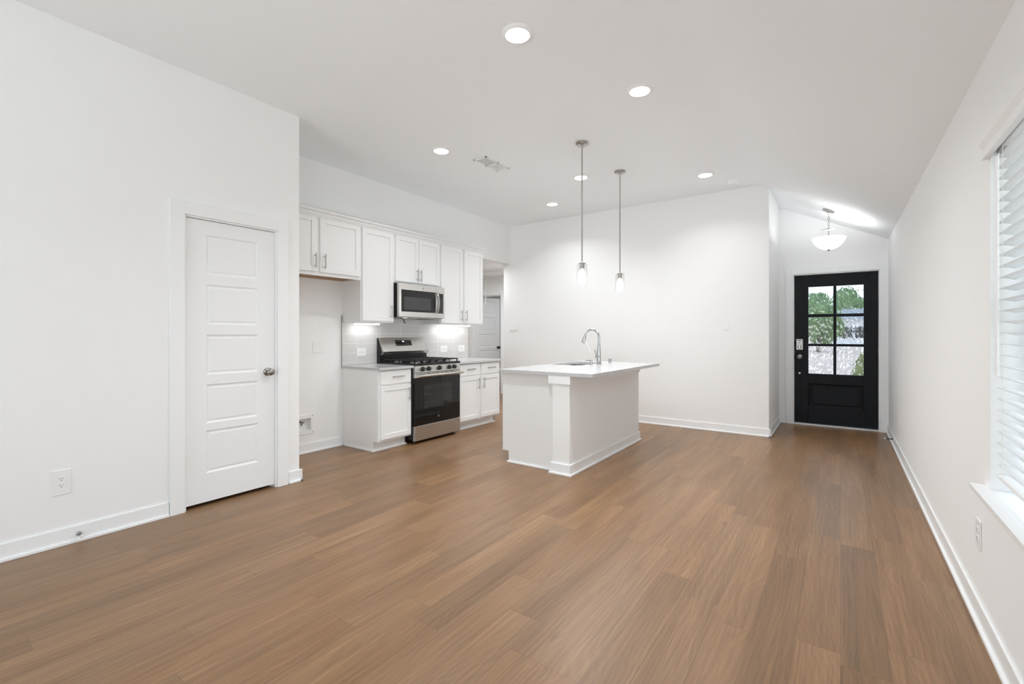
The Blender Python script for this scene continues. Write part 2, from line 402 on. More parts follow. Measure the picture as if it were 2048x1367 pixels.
struct('wall_front', m, M_WALL, 'white entry wall around the black front door', 'wall', smooth=0)
WY0, WY1, WZ0, WZ1 = .80, 2.62, .60, 2.03
m = MB(); a, b = XR, XR + .16
V0, V1 = -2.0, -.2  # extra opening out of view, added to let fill light in
m.box(a, b, YR, V0, 0, TOP); m.box(a, b, V1, WY0, 0, TOP); m.box(a, b, V0, V1, 0, WZ0); m.box(a, b, V0, V1, WZ1, TOP); m.box(a, b, WY1, YF + .16, 0, TOP); m.box(a, b, WY0, WY1, 0, WZ0); m.box(a, b, WY0, WY1, WZ1, TOP)
struct('wall_right', m, M_WALL, 'white wall on the right with the blind covered window', 'wall', smooth=0)
m = MB(); a, b = YR, YR - .15
m.box(-4.0, -2.6, a, b, 0, TOP); m.box(.3, XR + .16, a, b, 0, TOP); m.box(-2.6, .3, a, b, 2.45, TOP); m.box(-2.6, .3, a, b, 0, .04)  # rear opening is invented so the fill lamps reach the room
struct('wall_rear', m, M_WALL, 'white wall behind the viewer with a wide opening added for fill light', 'wall', smooth=0)

# hall behind the kitchen opening
m = MB(); m.box(-9, -4.65, 3.4, 3.5, 0, 2.6); m.box(-7.4, -7.5, 3.5, 9.6, 0, 2.6)
m.box(-4.65, -4.53, 6.43, 9.6, 0, 2.6); m.box(-7.4, -6.50, 7.7, 7.82, 0, 2.6); m.box(-5.745, -4.65, 7.7, 7.82, 0, 2.6); m.box(-6.50, -5.745, 7.7, 7.82, 2.065, 2.6); m.box(-7.4, -4.6, 9.5, 9.6, 0, 2.6)
struct('wall_hall', m, M_WALL, 'white hallway walls seen through the opening beside the kitchen', 'wall', smooth=0)
m = MB(); m.box(-7.5, -4.65, 3.4, 9.6, 2.44, 2.56); struct('ceiling_hall', m, M_CEIL, 'low white hallway ceiling beyond the kitchen opening', 'ceiling', smooth=0)
area('hall_room_fill', (-5.4, 8.7, 2.38), (0, 0, 0), .4, .4, POW['room'], LED_COL, 'DISK')  # unseen lamp added to brighten the open hall door
area('hall_fill', (-5.35, 6.15, 2.38), (0, 0, 0), 1.0, 1.0, POW['hall'], LED_COL, 'DISK')  # unseen lamp added to brighten the hallway

# ------------------------------------------------------------------ baseboards (with shoe moulding) and casings
def base_run(name, label, segs):
    """segs: (x0,y0,x1,y1,nx,ny) wall line and outward normal"""
    m = MB()
    for x0, y0, x1, y1, nx_, ny_ in segs:
        for t_, h0, h1 in ((.0115, 0, .098), (.024, 0, .017)):
            m.box(min(x0, x1, x0 + nx_ * t_, x1 + nx_ * t_), max(x0, x1, x0 + nx_ * t_, x1 + nx_ * t_), min(y0, y1, y0 + ny_ * t_, y1 + ny_ * t_), max(y0, y1, y0 + ny_ * t_, y1 + ny_ * t_), h0, h1)
    return struct(name, m, M_TRIM, label, 'baseboard', bevel=.003, smooth=0)
base_run('baseboard_left', 'white baseboard under the pantry wall', [(XL, YR, XL, 1.214, 1, 0), (XL, 2.05, XL, YP + .024, 1, 0), (XL - .5, YP, XL + .024, YP, 0, 1)])
base_run('baseboard_kitchen', 'white baseboard in the empty refrigerator alcove', [(XK, YP, XK, 3.10, 1, 0)])
base_run('baseboard_back', 'white baseboard along the wall behind the island', [(-4.5, YB, XF + .024, YB, 0, -1), (XF, YB - .024, XF, YF, 1, 0), (XF, YF, -.622, YF, 0, -1)])
base_run('baseboard_right', 'white baseboard under the window wall', [(XR, YR, XR, YF, -1, 0)])

def casing(name, label, x0, x1, top, wd, origin, rotz, th=.02, depth=.12, sill=False):
    """flat door casing in local coordinates, x to the right, front -y, opening x0..x1"""
    e_ = thing(name, label, 'door frame', origin, rotz, kind='structure')
    m = MB(); m.box(x0 - wd, x0, -th, 0, 0, top + wd); m.box(x1, x1 + wd, -th, 0, 0, top + wd); m.box(x0, x1, -th, 0, top, top + wd)
    m.build('casing', M_TRIM, e_, bevel=.002)
    m = MB(); m.box(x0, x0 + .012, -.002, depth, 0, top); m.box(x1 - .012, x1, -.002, depth, 0, top); m.box(x0 + .012, x1 - .012, -.002, depth, top - .012, top)
    # door stop
    m.box(x0 + .012, x0 + .022, .052, depth, 0, top - .012); m.box(x1 - .022, x1 - .012, .052, depth, 0, top - .012); m.box(x0 + .022, x1 - .022, .052, depth, top - .022, top - .012)
    m.build('jamb', M_TRIM, e_, bevel=.001)
    return e_
R90 = PI / 2
casing('trim_1', 'white flat casing around the pantry door', 0, DY1 - DY0, DTOP, .088, (XL, DY0, 0), R90)
casing('trim_2', 'white flat casing around the black front door', 0, FX1 - FX0, FTOP, .084, (FX0, YF, 0), 0, depth=.16)
casing('trim_3', 'white casing around the hall door beyond the kitchen opening', 0, .755, 2.055, .075, (-6.50, 7.7, 0), 0)

# ------------------------------------------------------------------ doors
def hinge(parent, x, z, y, mat, hgt=.09):
    m = MB(); m.cyl((x, y, z - hgt / 2), (x, y, z + hgt / 2), .006, n=12); m.box(x - .004, x + .014, y + .002, y + .006, z - hgt / 2, z + hgt / 2); m.cyl((x, y, z + hgt / 2), (x, y, z + hgt / 2 + .004), .0045, n=10)
    return m.build('hinge', mat, parent)
def door_knob(parent, x, z, y, mat, name='knob'):
    m = MB(); m.lathe([(.031, 0), (.033, -.004), (.030, -.009), (.013, -.013), (.012, -.030), (.022, -.036), (.0275, -.046), (.0285, -.056), (.024, -.066), (.012, -.071), (.0, -.0725)], (x, y, z), 32, 'Y', capt=False)
    return m.build(name, mat, parent, smooth=60)
def five_panel(parent, wd, z0, z1, y0, th, knob_x):
    st = .128 if wd < .7 else .14
    rows = [(1.955, 1.667), (1.597, 1.306), (1.234, .943), (.873, .592), (.540, .232)]
    m = MB(); m.box(0, wd, y0 + .008, y0 + th, z0, z1)                       # core
    m.box(0, st, y0, y0 + .008, z0, z1); m.box(wd - st, wd, y0, y0 + .008, z0, z1)
    edges = [z1] + [q for r in rows for q in r] + [z0]
    for i in range(0, len(edges), 2): m.box(st, wd - st, y0, y0 + .008, edges[i + 1], edges[i])
    for t_, b_ in rows:
        m.ramp_rect(st, wd - st, b_, t_, y0, .012, y0 + .0075)
        m.ramp_rect(st + .018, wd - st - .018, b_ + .018, t_ - .018, y0 + .0078, .010, y0 + .004)
    return m.build('leaf', M_DOORW, parent, smooth=0, recalc=True)

d = thing('door_1', 'closed white five panel pantry door with a round nickel knob', 'door', (XL, DY0 + .014, 0), R90, kind='structure')
DW = DY1 - DY0 - .028
five_panel(d, DW, .027, 2.056, .012, .035, DW - .055)
for z in (1.837, 1.093, .336): hinge(d, -.001, z, .004, M_PLASTIC)
kn = door_knob(d, DW - .055, .937, .012, M_DARKNICKEL); kn['label'] = 'round nickel knob'
m = MB(); m.box(DW - .002, DW + .0035, .013, .036, .895, .978); m.build('latch_plate', M_DARKNICKEL, d)

# black front door
d = thing('door_2', 'black front door with six rippled glass panes and a keypad lock', 'door', (FX0 + .016, YF, 0), 0, kind='structure')
x_ = lambda X: X - (FX0 + .016)
W2 = FX1 - FX0 - .032
PX = [(-.358, -.078), (-.045, .244)]; PZ = [(1.505, 1.877), (1.104, 1.466), (.698, 1.072)]
yf, yb = .036, .082
m = MB()
zb, zt = .022, 2.037
m.box(0, x_(PX[0][0]), yf, yb, zb, zt); m.box(x_(PX[1][1]), W2, yf, yb, zb, zt)
m.box(x_(PX[0][0]), x_(PX[1][1]), yf, yb, PZ[0][1], zt); m.box(x_(PX[0][0]), x_(PX[1][1]), yf, yb, .566, PZ[2][0]); m.box(x_(PX[0][0]), x_(PX[1][1]), yf, yb, zb, .246)
m.box(x_(-.358), x_(.244), yf + .016, yb - .004, .246, .566)
m.box(x_(PX[0][1]), x_(PX[1][0]), yf, yb, PZ[2][0], PZ[0][1])
for a, b in ((PZ[0][0], PZ[1][1]), (PZ[1][0], PZ[2][1])):
    for q in PX: m.box(x_(q[0]), x_(q[1]), yf, yb, b, a)
m.build('leaf', M_BLACKWOOD, d, bevel=.003)
m = MB(); xa, xb = x_(-.358), x_(.244)
m.ramp_rect(xa, xb, .246, .566, yf - .006, .022, yf + .012); m.ramp_rect(xa + .03, xb - .03, .276, .536, yf + .015, .02, yf + .005)
m.box(xa - .010, xa, yf - .006, yf + .004, .236, .576); m.box(xb, xb + .010, yf - .006, yf + .004, .236, .576); m.box(xa, xb, yf - .006, yf + .004, .566, .576); m.box(xa, xb, yf - .006, yf + .004, .236, .246)
m.build('raised_panel', M_BLACKWOOD, d, smooth=0)
for q in PX:
    for a, b in PZ:
        m = MB(); m.box(x_(q[0]) - .004, x_(q[1]) + .004, yf + .018, yf + .024, a - .004, b + .004); g = m.build('glass_pane', M_RIPPLE, d, smooth=0); g['label'] = 'rippled glass pane'
m = MB(); m.box(x_(-.497), x_(-.420), yf - .028, yf, 1.020, 1.166); l = m.build('deadbolt', M_PLASTIC, d, bevel=.006); l['label'] = 'white keypad deadbolt cover'
m = MB(); m.box(x_(-.474), x_(-.444), yf - .0292, yf - .028, 1.144, 1.153); m.cyl((x_(-.459), yf - .0292, 1.117), (x_(-.459), yf - .028, 1.117), .0055); m.build('indicator', M_SLOT, l)
m = MB(); m.lathe([(.024, 0), (.024, -.004), (.02, -.006), (0, -.006)], (x_(-.459), yf - .028, 1.060), 28, 'Y', capt=False); m.box(x_(-.464), x_(-.454), yf - .046, yf - .033, 1.040, 1.080); m.build('thumb_turn', M_NICKEL, l)
kn = door_knob(d, x_(-.459), .925, yf, M_NICKEL); kn['label'] = 'round satin nickel knob'
m = MB(); m.lathe([(.013, 0), (.013, -.003), (.007, -.006), (0, -.006)], (x_(-.460), yf, .699), 20, 'Y', capt=False); m.build('hole_cover', M_PLASTIC, d)
m = MB(); m.box(-.004, .002, yf + .012, yf + .034, 1.06, 1.13); m.box(-.004, .002, yf + .012, yf + .034, .89, .96); m.build('latch_plate', M_SLOT, d)
for z in (1.79, 1.035, .279): hinge(d, W2 + .004, z, yf - .008, M_NICKEL, .10)
m = MB(); m.box(FX0 + .012, FX1 - .012, YF - .004, YF + .16, 0, .018); struct('trim_4', m, pm('threshold_metal', (.72, .71, .69), .35, .6), 'pale metal threshold under the black front door', 'threshold', bevel=.003)

# hall door, standing open into the room beyond
d = thing('door_3', 'white five panel hall door standing open past the kitchen opening', 'door', (-6.482, 7.715, 0), math.radians(80.2), kind='structure')
five_panel(d, .762, .015, 2.035, 0, .035, .7)
for z in (1.83, 1.09, .3): hinge(d, -.004, z, -.004, M_PLASTIC)
kn = door_knob(d, .70, .93, 0, M_SLOT); kn['label'] = 'dark round knob'

# attic hatch and pull cord in the hall ceiling
m = MB(); m.box(-6.35, -4.9, 6.95, 7.0, 2.405, 2.44); m.box(-6.35, -4.9, 7.5, 7.55, 2.405, 2.44); m.box(-6.35, -6.3, 7.0, 7.5, 2.405, 2.44); m.box(-4.95, -4.9, 7.0, 7.5, 2.405, 2.44); m.box(-6.3, -4.95, 7.0, 7.5, 2.42, 2.44)
hatch = thing('attic_hatch', 'white attic hatch panel set in the hallway ceiling', 'hatch', (0, 0, 0)); m.build('hatch_panel', M_TRIM, hatch, bevel=.002)
m = MB(); m.tube([(-5.83, 7.3, 2.42), (-5.83, 7.3, 1.88)], .004, 8); m.lathe([(.0, 1.845), (.012, 1.85), (.012, 1.875), (.004, 1.885)], (-5.83, 7.3, 0), 12, capb=False); m.build('pull_cord', M_ROPE, hatch)

# ------------------------------------------------------------------ kitchen cabinets (local: x right along the wall, -y to the front, wall at y=0)
def pull(parent, x, z, y, length=.145, vertical=True):
    m = MB(); h = length / 2; o = h - .022
    if vertical:
        m.cyl((x, y - .030, z - h), (x, y - .030, z + h), .0055, n=14)
        for q in (-o, o): m.cyl((x, y, z + q), (x, y - .030, z + q), .0045, n=12)
    else:
        m.cyl((x - h, y - .030, z), (x + h, y - .030, z), .0055, n=14)
        for q in (-o, o): m.cyl((x + q, y, z), (x + q, y - .030, z), .0045, n=12)
    o_ = m.build('handle', M_NICKEL, parent, smooth=50); o_['label'] = 'brushed nickel bar handle'; return o_
def shaker(parent, x0, x1, z0, z1, y, hx=None, hz=None, rail=.056, name='door', vertical=True):
    m = MB(); yf_ = y - .019
    m.box(x0, x0 + rail, yf_, y, z0, z1); m.box(x1 - rail, x1, yf_, y, z0, z1); m.box(x0 + rail, x1 - rail, yf_, y, z1 - rail, z1); m.box(x0 + rail, x1 - rail, yf_, y, z0, z0 + rail)
    m.box(x0 + rail, x1 - rail, yf_ + .009, y, z0 + rail, z1 - rail)
    dd = m.build(name, M_CAB, parent, bevel=.0015)
    if hx is not None: pull(dd, hx, hz, yf_)
    return dd
def slab(parent, x0, x1, z0, z1, y, hx=None, hz=None):
    m = MB(); m.box(x0, x1, y - .019, y, z0, z1); dd = m.build('drawer', M_CAB, parent, bevel=.002)
    if hx is not None: pull(dd, hx, hz, y - .019, .155, False)
    return dd
KO = (XK, 0, 0)                                     # local x equals world Y
UP = -.321                                          # carcass front of the wall cabinets
def wall_cab(y0, y1, z0, z1, label, under=M_CAB, stile=None):
    t = thing('wall_cabinet', label, 'cabinet', (XK, y0, z0), R90, group='white wall cabinets')
    w_ = y1 - y0; h = z1 - z0
    m = MB(); m.box(0, .016, UP, -.001, 0, h); m.box(w_ - .016, w_, UP, -.001, 0, h); m.box(.016, w_ - .016, UP, -.001, h - .016, h); m.box(.016, w_ - .016, -.012, -.001, .02, h - .016)
    m.box(.016, .04, UP, UP + .018, 0, h - .016); m.box(w_ - .04, w_ - .016, UP, UP + .018, 0, h - .016); m.box(.04, w_ - .04, UP, UP + .018, 0, .035); m.box(.04, w_ - .04, UP, UP + .018, h - .05, h - .016)
    if stile: m.box(stile - .022, stile + .022, UP, UP + .018, .035, h - .05)
    m.build('carcass', M_CAB, t, bevel=.001)
    m = MB(); m.box(.016, w_ - .016, UP + .018, -.001, .008, .02); b_ = m.build('bottom_panel', under, t)
    if under is M_PLY: b_['label'] = 'unpainted brown wood underside'
    return t
CZ = 2.40
t = wall_cab(2.155, 3.113, 1.815, CZ, 'short wide wall cabinet over the empty refrigerator alcove, brown wood underside', M_PLY, .461)
shaker(t, .022, .443, .035, .58, UP, .415, .141); shaker(t, .479, .947, .035, .58, UP, .517, .141)
t = wall_cab(3.115, 3.566, 1.365, CZ, 'tall single door wall cabinet left of the microwave')
shaker(t, .014, .437, .016, 1.022, UP, .392, .125)
t = wall_cab(3.568, 4.320, 1.832, CZ, 'short two door wall cabinet directly over the microwave', stile=.375)
shaker(t, .018, .372, .02, .552, UP, .337, .112, .05); shaker(t, .378, .734, .02, .552, UP, .394, .112, .05)
t = wall_cab(4.322, 5.190, 1.365, CZ, 'tall two door wall cabinet right of the microwave beside the hall opening', stile=.445)
shaker(t, .012, .430, .016, 1.022, UP, .385, .12); shaker(t, .460, .856, .016, 1.022, UP, .483, .12)
# crown moulding across all of them
prof = [(UP + .004, 2.383), (UP - .021, 2.383), (UP - .021, 2.391), (UP - .016, 2.392), (UP - .016, 2.395), (UP - .026, 2.396), (UP - .027, 2.404), (UP - .021, 2.405), (UP - .021, 2.408), (UP - .031, 2.409), (UP - .036, 2.424), (UP - .046, 2.433), (UP - .040, 2.434), (UP - .040, 2.438), (UP - .056, 2.439), (UP - .056, 2.455), (UP + .004, 2.455)]
t = thing('crown_moulding', 'stepped white crown moulding along the top of the wall cabinets', 'moulding', (XK, 0, 0), R90)
m = MB(); m.prism([(a, b) for a, b in prof], 'X', 2.155, 5.236)
m.prism([(5.186 + UP + .004 - a + .004, b) for a, b in prof], 'Y', UP + .002, -.001)
m.box(2.16, 5.19, UP + .004, -.001, 2.401, 2.452)
m.build('moulding', M_CAB, t, smooth=20)

BC = -.612                                          # base cabinet carcass front
def base_cab(y0, y1, label, side_left):
    t = thing('base_cabinet', label, 'cabinet', (XK, y0, 0), R90, group='white base cabinets')
    w_ = y1 - y0; prof_ = [(-.001, .0), (BC + .082, .0), (BC + .082, .108), (BC, .108), (BC, .858), (-.001, .858)]
    m = MB(); m.prism(prof_, 'X', 0, .018); m.prism(prof_, 'X', w_ - .018, w_); m.box(.018, w_ - .018, BC, -.001, .108, .856)
    m.build('carcass', M_CAB, t, bevel=.001)
    m = MB(); m.box(.018, w_, BC + .082, BC + .094, 0, .108); m.box(0, w_, BC + .070, BC + .082, 0, .016)
    if side_left: m.box(-.012, 0, BC + .070, -.026, 0, .016)
    m.build('toe_kick', M_CAB, t, bevel=.002)
    return t
t = base_cab(3.115, 3.566, 'single white base cabinet left of the gas range', True)
slab(t, .024, .437, .705, .846, BC, .24, .783); shaker(t, .024, .437, .130, .685, BC, .397, .58, .05)
t = base_cab(4.345, 5.205, 'two door white base cabinet right of the gas range', False)
slab(t, .02, .412, .705, .846, BC, .216, .783); slab(t, .446, .846, .705, .846, BC, .646, .783)
shaker(t, .02, .412, .130, .685, BC, .374, .588, .05); shaker(t, .446, .846, .130, .685, BC, .478, .588, .05)

def counter(y0, y1, label):
    m = MB(); m.box(0, y1 - y0, -.660, -.010, 0, .026); t = m.build('countertop', M_QUARTZ, None, bevel=.003)
    t.location = (XK, y0, .859); t.rotation_euler = (0, 0, R90); return tag(t, label, 'countertop')
counter(3.100, 3.569, 'short white quartz countertop left of the range')
counter(4.338, 5.218, 'long white quartz countertop right of the range')

t = thing('tile_backsplash', 'grey stacked tile backsplash between the countertops and wall cabinets', 'backsplash', (XK, 3.104, 0), R90)
m = MB(); m.box(0, 2.140, -.009, -.0005, .886, 1.362); m.build('tile_field', M_TILE, t, smooth=0)
m = MB(); m.box(-.006, 0, -.011, -.0005, .860, 1.445); m.build('edge_trim', M_NICKEL, t)
m = MB(); m.box(2.14, 2.144, -.011, -.0005, .886, 1.362); m.build('edge_trim', M_NICKEL, t)

def bar_light(y0, y1, label):
    t = thing('under_cabinet_light', label, 'light', (XK, y0, 1.344), R90, group='under-cabinet lights')
    m = MB(); m.box(0, y1 - y0, -.13, -.085, .012, .0205); m.build('housing', M_PLASTIC, t)
    m = MB(); m.box(.004, y1 - y0 - .004, -.128, -.087, 0, .0125); m.build('diffuser', M_BAR, t)
    a_ = area('under_cabinet_lamp', (XK + .105, (y0 + y1) / 2, 1.342), (0, 0, R90), y1 - y0, .035, POW['bar'] * (y1 - y0) / .4, LED_COL)
bar_light(3.20, 3.53, 'lit white light bar under the cabinet left of the microwave')
bar_light(4.50, 5.15, 'lit white light bar under the cabinet right of the microwave')

# ------------------------------------------------------------------ gas range
def emblem(parent, x, y, z, r, m1=M_NICKEL, m2=M_STEEL, ry=0):
    m = MB(); m.lathe([(r, 0), (r, -.0012), (0, -.0012)], (x, y, z), 28, 'Y', capt=False); e_ = m.build('emblem', m2, parent)
    m = MB()
    ring = [(x + r * .9 * math.cos(a), y - .0016, z + r * .9 * math.sin(a)) for a in [2 * PI * k / 28 for k in range(29)]]; m.tube(ring, r * .06, 6)
    def sw(pts): m.tube([(x + a * r, y - .0016, z + b * r) for a, b in pts], r * .055, 6)
    sw([(-.02 + .30 * math.cos(a) - .22, .05 + .42 * math.sin(a)) for a in [PI * .25 + k * PI * 1.5 / 12 for k in range(13)]]); sw([(-.36, -.05), (-.05, -.02), (-.05, -.45), (-.25, -.6)])
    sw([(.22 + .22 * math.cos(a), .26 + .2 * math.sin(a)) for a in [PI * .3 + k * PI * 1.3 / 10 for k in range(11)]]); sw([(.22 + .26 * math.cos(a), -.2 + .26 * math.sin(a)) for a in [PI * .6 + k * PI * 1.2 / 10 for k in range(11)]])
    for q in range(4):
        a0 = q * PI / 2; sw([(.72 * math.cos(a0 + d_), .72 * math.sin(a0 + d_)) for d_ in [-.45 + .1 * k for k in range(10)]])
    m.build('monogram', m1, e_, smooth=60)
t = thing('gas_range', 'stainless and black gas range between the two base cabinets', 'range', (XK, 3.574, 0), R90)
RW = .756
m = MB(); m.box(0, RW, -.632, -.012, .045, .878); m.build('body', M_BLACK, t, bevel=.003)
for px_ in (.05, RW - .05):
    for py_ in (-.60, -.06):
        m = MB(); m.cyl((px_, py_, 0), (px_, py_, .046), .017, .012, 16); m.build('foot', M_SLOT, t)
m = MB(); m.box(.003, RW - .003, -.668, -.632, .038, .203); dr = m.build('drawer', M_STEEL, t, bevel=.004)
od = MB(); od.box(.003, RW - .003, -.662, -.632, .209, .742); od = od.build('oven_door', M_BLACKGLASS, t, bevel=.003)
m = MB(); m.box(.145, .612, -.6632, -.662, .385, .652); g = m.build('oven_window', M_OVENWIN, t); g['label'] = 'dark oven window'
m = MB()
M_RACK = pm('rack_wire', (.05, .05, .05), .4)
for zz in (.455, .545, .62):
    m = MB(); m.box(.15, .607, -.6635, -.6632, zz, zz + .0025); m.build('rack_wire', M_RACK, g)
m = MB(); m.box(.003, RW - .003, -.672, -.632, .742, .796)
hb = m.build('door_top_band', M_STEEL, t, bevel=.003)
for q in (.20, .27, .33, .42, .48, .57):
    m = MB(); m.box(q, q + .038, -.6728, -.672, .786, .791); m.build('vent_slot', M_SLOT, hb)
m = MB(); m.tube([(.004, -.716, .766), (RW - .004, -.716, .766)], .0155, 20); m.box(.006, .032, -.716, -.672, .752, .780); m.box(RW - .032, RW - .006, -.716, -.672, .752, .780)
m.build('handle', M_STEEL, od, smooth=50, bevel=.002)
emblem(t, .378, -.662, .277, .016, M_MARKDIM, M_SLOT)
m = MB(); m.prism([(-.632, .800), (-.672, .800), (-.662, .878), (-.632, .878)], 'X', .003, RW - .003); cp = m.build('control_panel', M_STEEL, t, bevel=.002)
for q in (.118, .212, .387, .556, .642):
    m = MB(); m.lathe([(.0235, .004), (.0235, -.012), (.0215, -.020), (.019, -.034), (.0, -.034)], (q, -.669, .840), 30, 'Y', capt=False); kb = m.build('knob', M_KNOB, t, smooth=40)
    m = MB(); m.box(q - .0045, q + .0045, -.712, -.700, .820, .860); m.build('grip', M_NICKEL, kb, bevel=.002)
    m = MB(); m.lathe([(.0275, .004), (.0275, -.004), (.022, -.005)], (q, -.668, .840), 30, 'Y'); m.build('bezel', M_BLACK, kb)
m = MB(); m.box(.0, RW, -.664, -.075, .878, .902); m.box(.02, RW - .02, -.64, -.10, .9015, .9030); m.build('cooktop', M_BLACK, t, bevel=.005)
for bx, by, br in ((.14, -.52, .05), (.14, -.22, .042), (.378, -.37, .055), (.616, -.52, .046), (.616, -.22, .042)):
    m = MB(); m.lathe([(br + .012, .902), (br + .010, .910), (br, .914), (br * .9, .918), (0, .918)], (bx, by, 0), 28, capt=False); bu = m.build('burner', M_ALU, t, smooth=50)
    m = MB(); m.lathe([(br * .8, .918), (br * .8, .925), (0, .926)], (bx, by, 0), 28, capt=False); m.build('burner_cap', M_IRON, bu, smooth=50)
for gx0, gx1 in ((.022, .252), (.262, .494), (.504, .734)):
    m = MB(); h0, h1 = .926, .940; ya, yc = -.645, -.105; bw = .011
    m.box(gx0, gx1, ya, ya + bw, h0, h1); m.box(gx0, gx1, yc - bw, yc, h0, h1); m.box(gx0, gx0 + bw, ya, yc, h0, h1); m.box(gx1 - bw, gx1, ya, yc, h0, h1)
    mx_ = (gx0 + gx1) / 2; m.box(mx_ - bw / 2, mx_ + bw / 2, ya, yc, h0, h1 + .002)
    for q in (.2, .35, .5, .65, .8): yy = ya + (yc - ya) * q; m.box(gx0, gx1, yy - bw / 2, yy + bw / 2, h0, h1)
    for px_ in (gx0 + .006, gx1 - .006):
        for q in (0, .25, .5, .75, 1): yy = ya + .008 + (yc - ya - .016) * q; m.box(px_ - .006, px_ + .006, yy - .006, yy + .006, .9025, h0)
    m.build('grate', M_IRON, t, bevel=.0015)
m = MB(); m.box(.0, RW, -.075, -.012, .878, 1.0); m.prism([(-.012, 1.0), (-.108, 1.0), (-.032, 1.19), (-.012, 1.19)], 'X', 0, .006); m.prism([(-.012, 1.0), (-.108, 1.0), (-.032, 1.19), (-.012, 1.19)], 'X', RW - .006, RW)
bgd = m.build('backguard', M_BLACK, t, bevel=.002)
m = MB(); m.prism([(-.014, .992), (-.112, .992), (-.128, 1.026), (-.055, 1.186), (-.045, 1.192), (-.014, 1.192)], 'X', .006, RW - .006); fc = m.build('backguard_fascia', M_STEEL, t, smooth=25); fc['label'] = 'slanted stainless fascia'
# clock display on the slanted face
sl = math.atan2(.073, .160)
disp = bpy.data.objects.new('display', None)
def on_face(x, s_):  # s_ along the slope from its lower edge
    return (x, -.128 + .073 * s_ / .1759, 1.026 + .160 * s_ / .1759)
m = MB(); a0, a1 = on_face(.225, .072), on_face(.225, .146); nrm = Vector((0, -.160, .073)).normalized() * .0012
vs = [Vector((.225, a0[1], a0[2])), Vector((.482, a0[1], a0[2])), Vector((.482, a1[1], a1[2])), Vector((.225, a1[1], a1[2]))]
m.add([v for v in vs] + [v + nrm for v in vs], [(0, 1, 2, 3), (7, 6, 5, 4), (0, 4, 5, 1), (1, 5, 6, 2), (2, 6, 7, 3), (3, 7, 4, 0)])
bpy.data.objects.remove(disp)
disp = m.build('display', M_BLACKGLASS, t); disp['label'] = 'black clock and key display'
c_ = on_face(.352, .128); text_mesh('clock_text', 'OK', .026, M_CLOCK, disp, (c_[0], c_[1] + nrm.y * 1.4, c_[2] + nrm.z * 1.4), (PI / 2 - sl, 0, 0))
for s_, qs in ((.128, (.25, .275, .30, .405, .43, .455)), (.092, (.245, .27, .295, .335, .36, .40, .43, .46))):
    for q in qs:
        p = Vector(on_face(q, s_)) + nrm * 1.3; m = MB(); m.box(p.x - .005, p.x + .005, p.y - .0006, p.y + .0006, p.z - .0022, p.z + .0022); m.build('key_legend', M_MARK, disp)

# ------------------------------------------------------------------ microwave
t = thing('microwave', 'stainless over the range microwave with a black glass door', 'microwave', (XK, 3.572, 1.427), R90)
MW, MH = .742, .397
m = MB(); m.box(0, MW, -.375, -.012, .004, MH); m.build('body', M_BLACK, t, bevel=.002)
m = MB(); m.box(.01, MW - .01, -.37, -.02, .0, .006); bt = m.build('bottom_panel', M_STEEL, t)
m = MB(); m.box(.05, .30, -.30, -.12, -.003, .001); m.build('grease_filter', M_GREYDUCT, bt); m = MB(); m.box(.44, .69, -.30, -.12, -.003, .001); m.build('grease_filter', M_GREYDUCT, bt)
m = MB(); m.box(.15, .19, -.335, -.31, -.0008, .001); m.build('cooktop_lamp', M_LED, bt)
DX = .592
dm = MB(); dm.box(0, DX, -.412, -.375, .008, MH); dm = dm.build('door', M_STEEL, t, bevel=.003)
m = MB(); m.box(.032, .578, -.4132, -.412, .070, .325); gl_ = m.build('door_glass', M_BLACKGLASS, t); gl_['label'] = 'black door glass'
m = MB(); m.box(.072, .500, -.4137, -.4132, .097, .243); m.build('window_mesh', M_MICROWIN, gl_)
m = MB(); pts = [(.606 - .0, -.412 - .034 * math.sin(PI * k / 16) ** .6 - .004, .068 + .256 * k / 16) for k in range(17)]
for k in range(16):
    a, b = pts[k], pts[k + 1]; m.add([(a[0] - .014, a[1], a[2]), (a[0] + .014, a[1], a[2]), (b[0] + .014, b[1], b[2]), (b[0] - .014, b[1], b[2]), (a[0] - .014, a[1] + .009, a[2]), (a[0] + .014, a[1] + .009, a[2]), (b[0] + .014, b[1] + .009, b[2]), (b[0] - .014, b[1] + .009, b[2])],
                                     [(0, 1, 2, 3), (7, 6, 5, 4), (0, 4, 5, 1), (2, 6, 7, 3), (1, 5, 6, 2), (3, 7, 4, 0)])
m.box(.594, .618, -.42, -.41, .064, .078); m.box(.594, .618, -.42, -.41, .314, .328)
hh = m.build('handle', M_NICKEL, dm, smooth=60); hh['label'] = 'curved metal handle'
emblem(t, .372, -.412, .357, .013)
m = MB(); m.box(DX + .002, MW, -.412, -.375, .008, MH); cp = m.build('control_panel', M_STEEL, t, bevel=.003)
m = MB(); m.box(.624, .718, -.4132, -.412, .068, .316); kp = m.build('keypad', M_BLACKGLASS, t); kp['label'] = 'black touch keypad'
for r_ in range(9):
    for c_ in range(3):
        m = MB(); m.box(.640 + c_ * .026, .652 + c_ * .026, -.4137, -.4132, .085 + r_ * .021, .0875 + r_ * .021); m.build('key_legend', M_MARK, kp)
m = MB(); m.box(.638, .704, -.4137, -.4132, .283, .305); m.build('clock_window', M_OVENWIN, kp)
# power lead on the wall above the tile
m = MB(); m.tube([(XK + .006, 4.00, 1.428), (XK + .012, 4.00, 1.39), (XK + .012, 4.02, 1.372)], .006, 10); m.v = [(a[1] - 3.572, XK - a[0], a[2] - 1.427) for a in m.v]; m.build('power_cord', M_GREYDUCT, t, smooth=60)

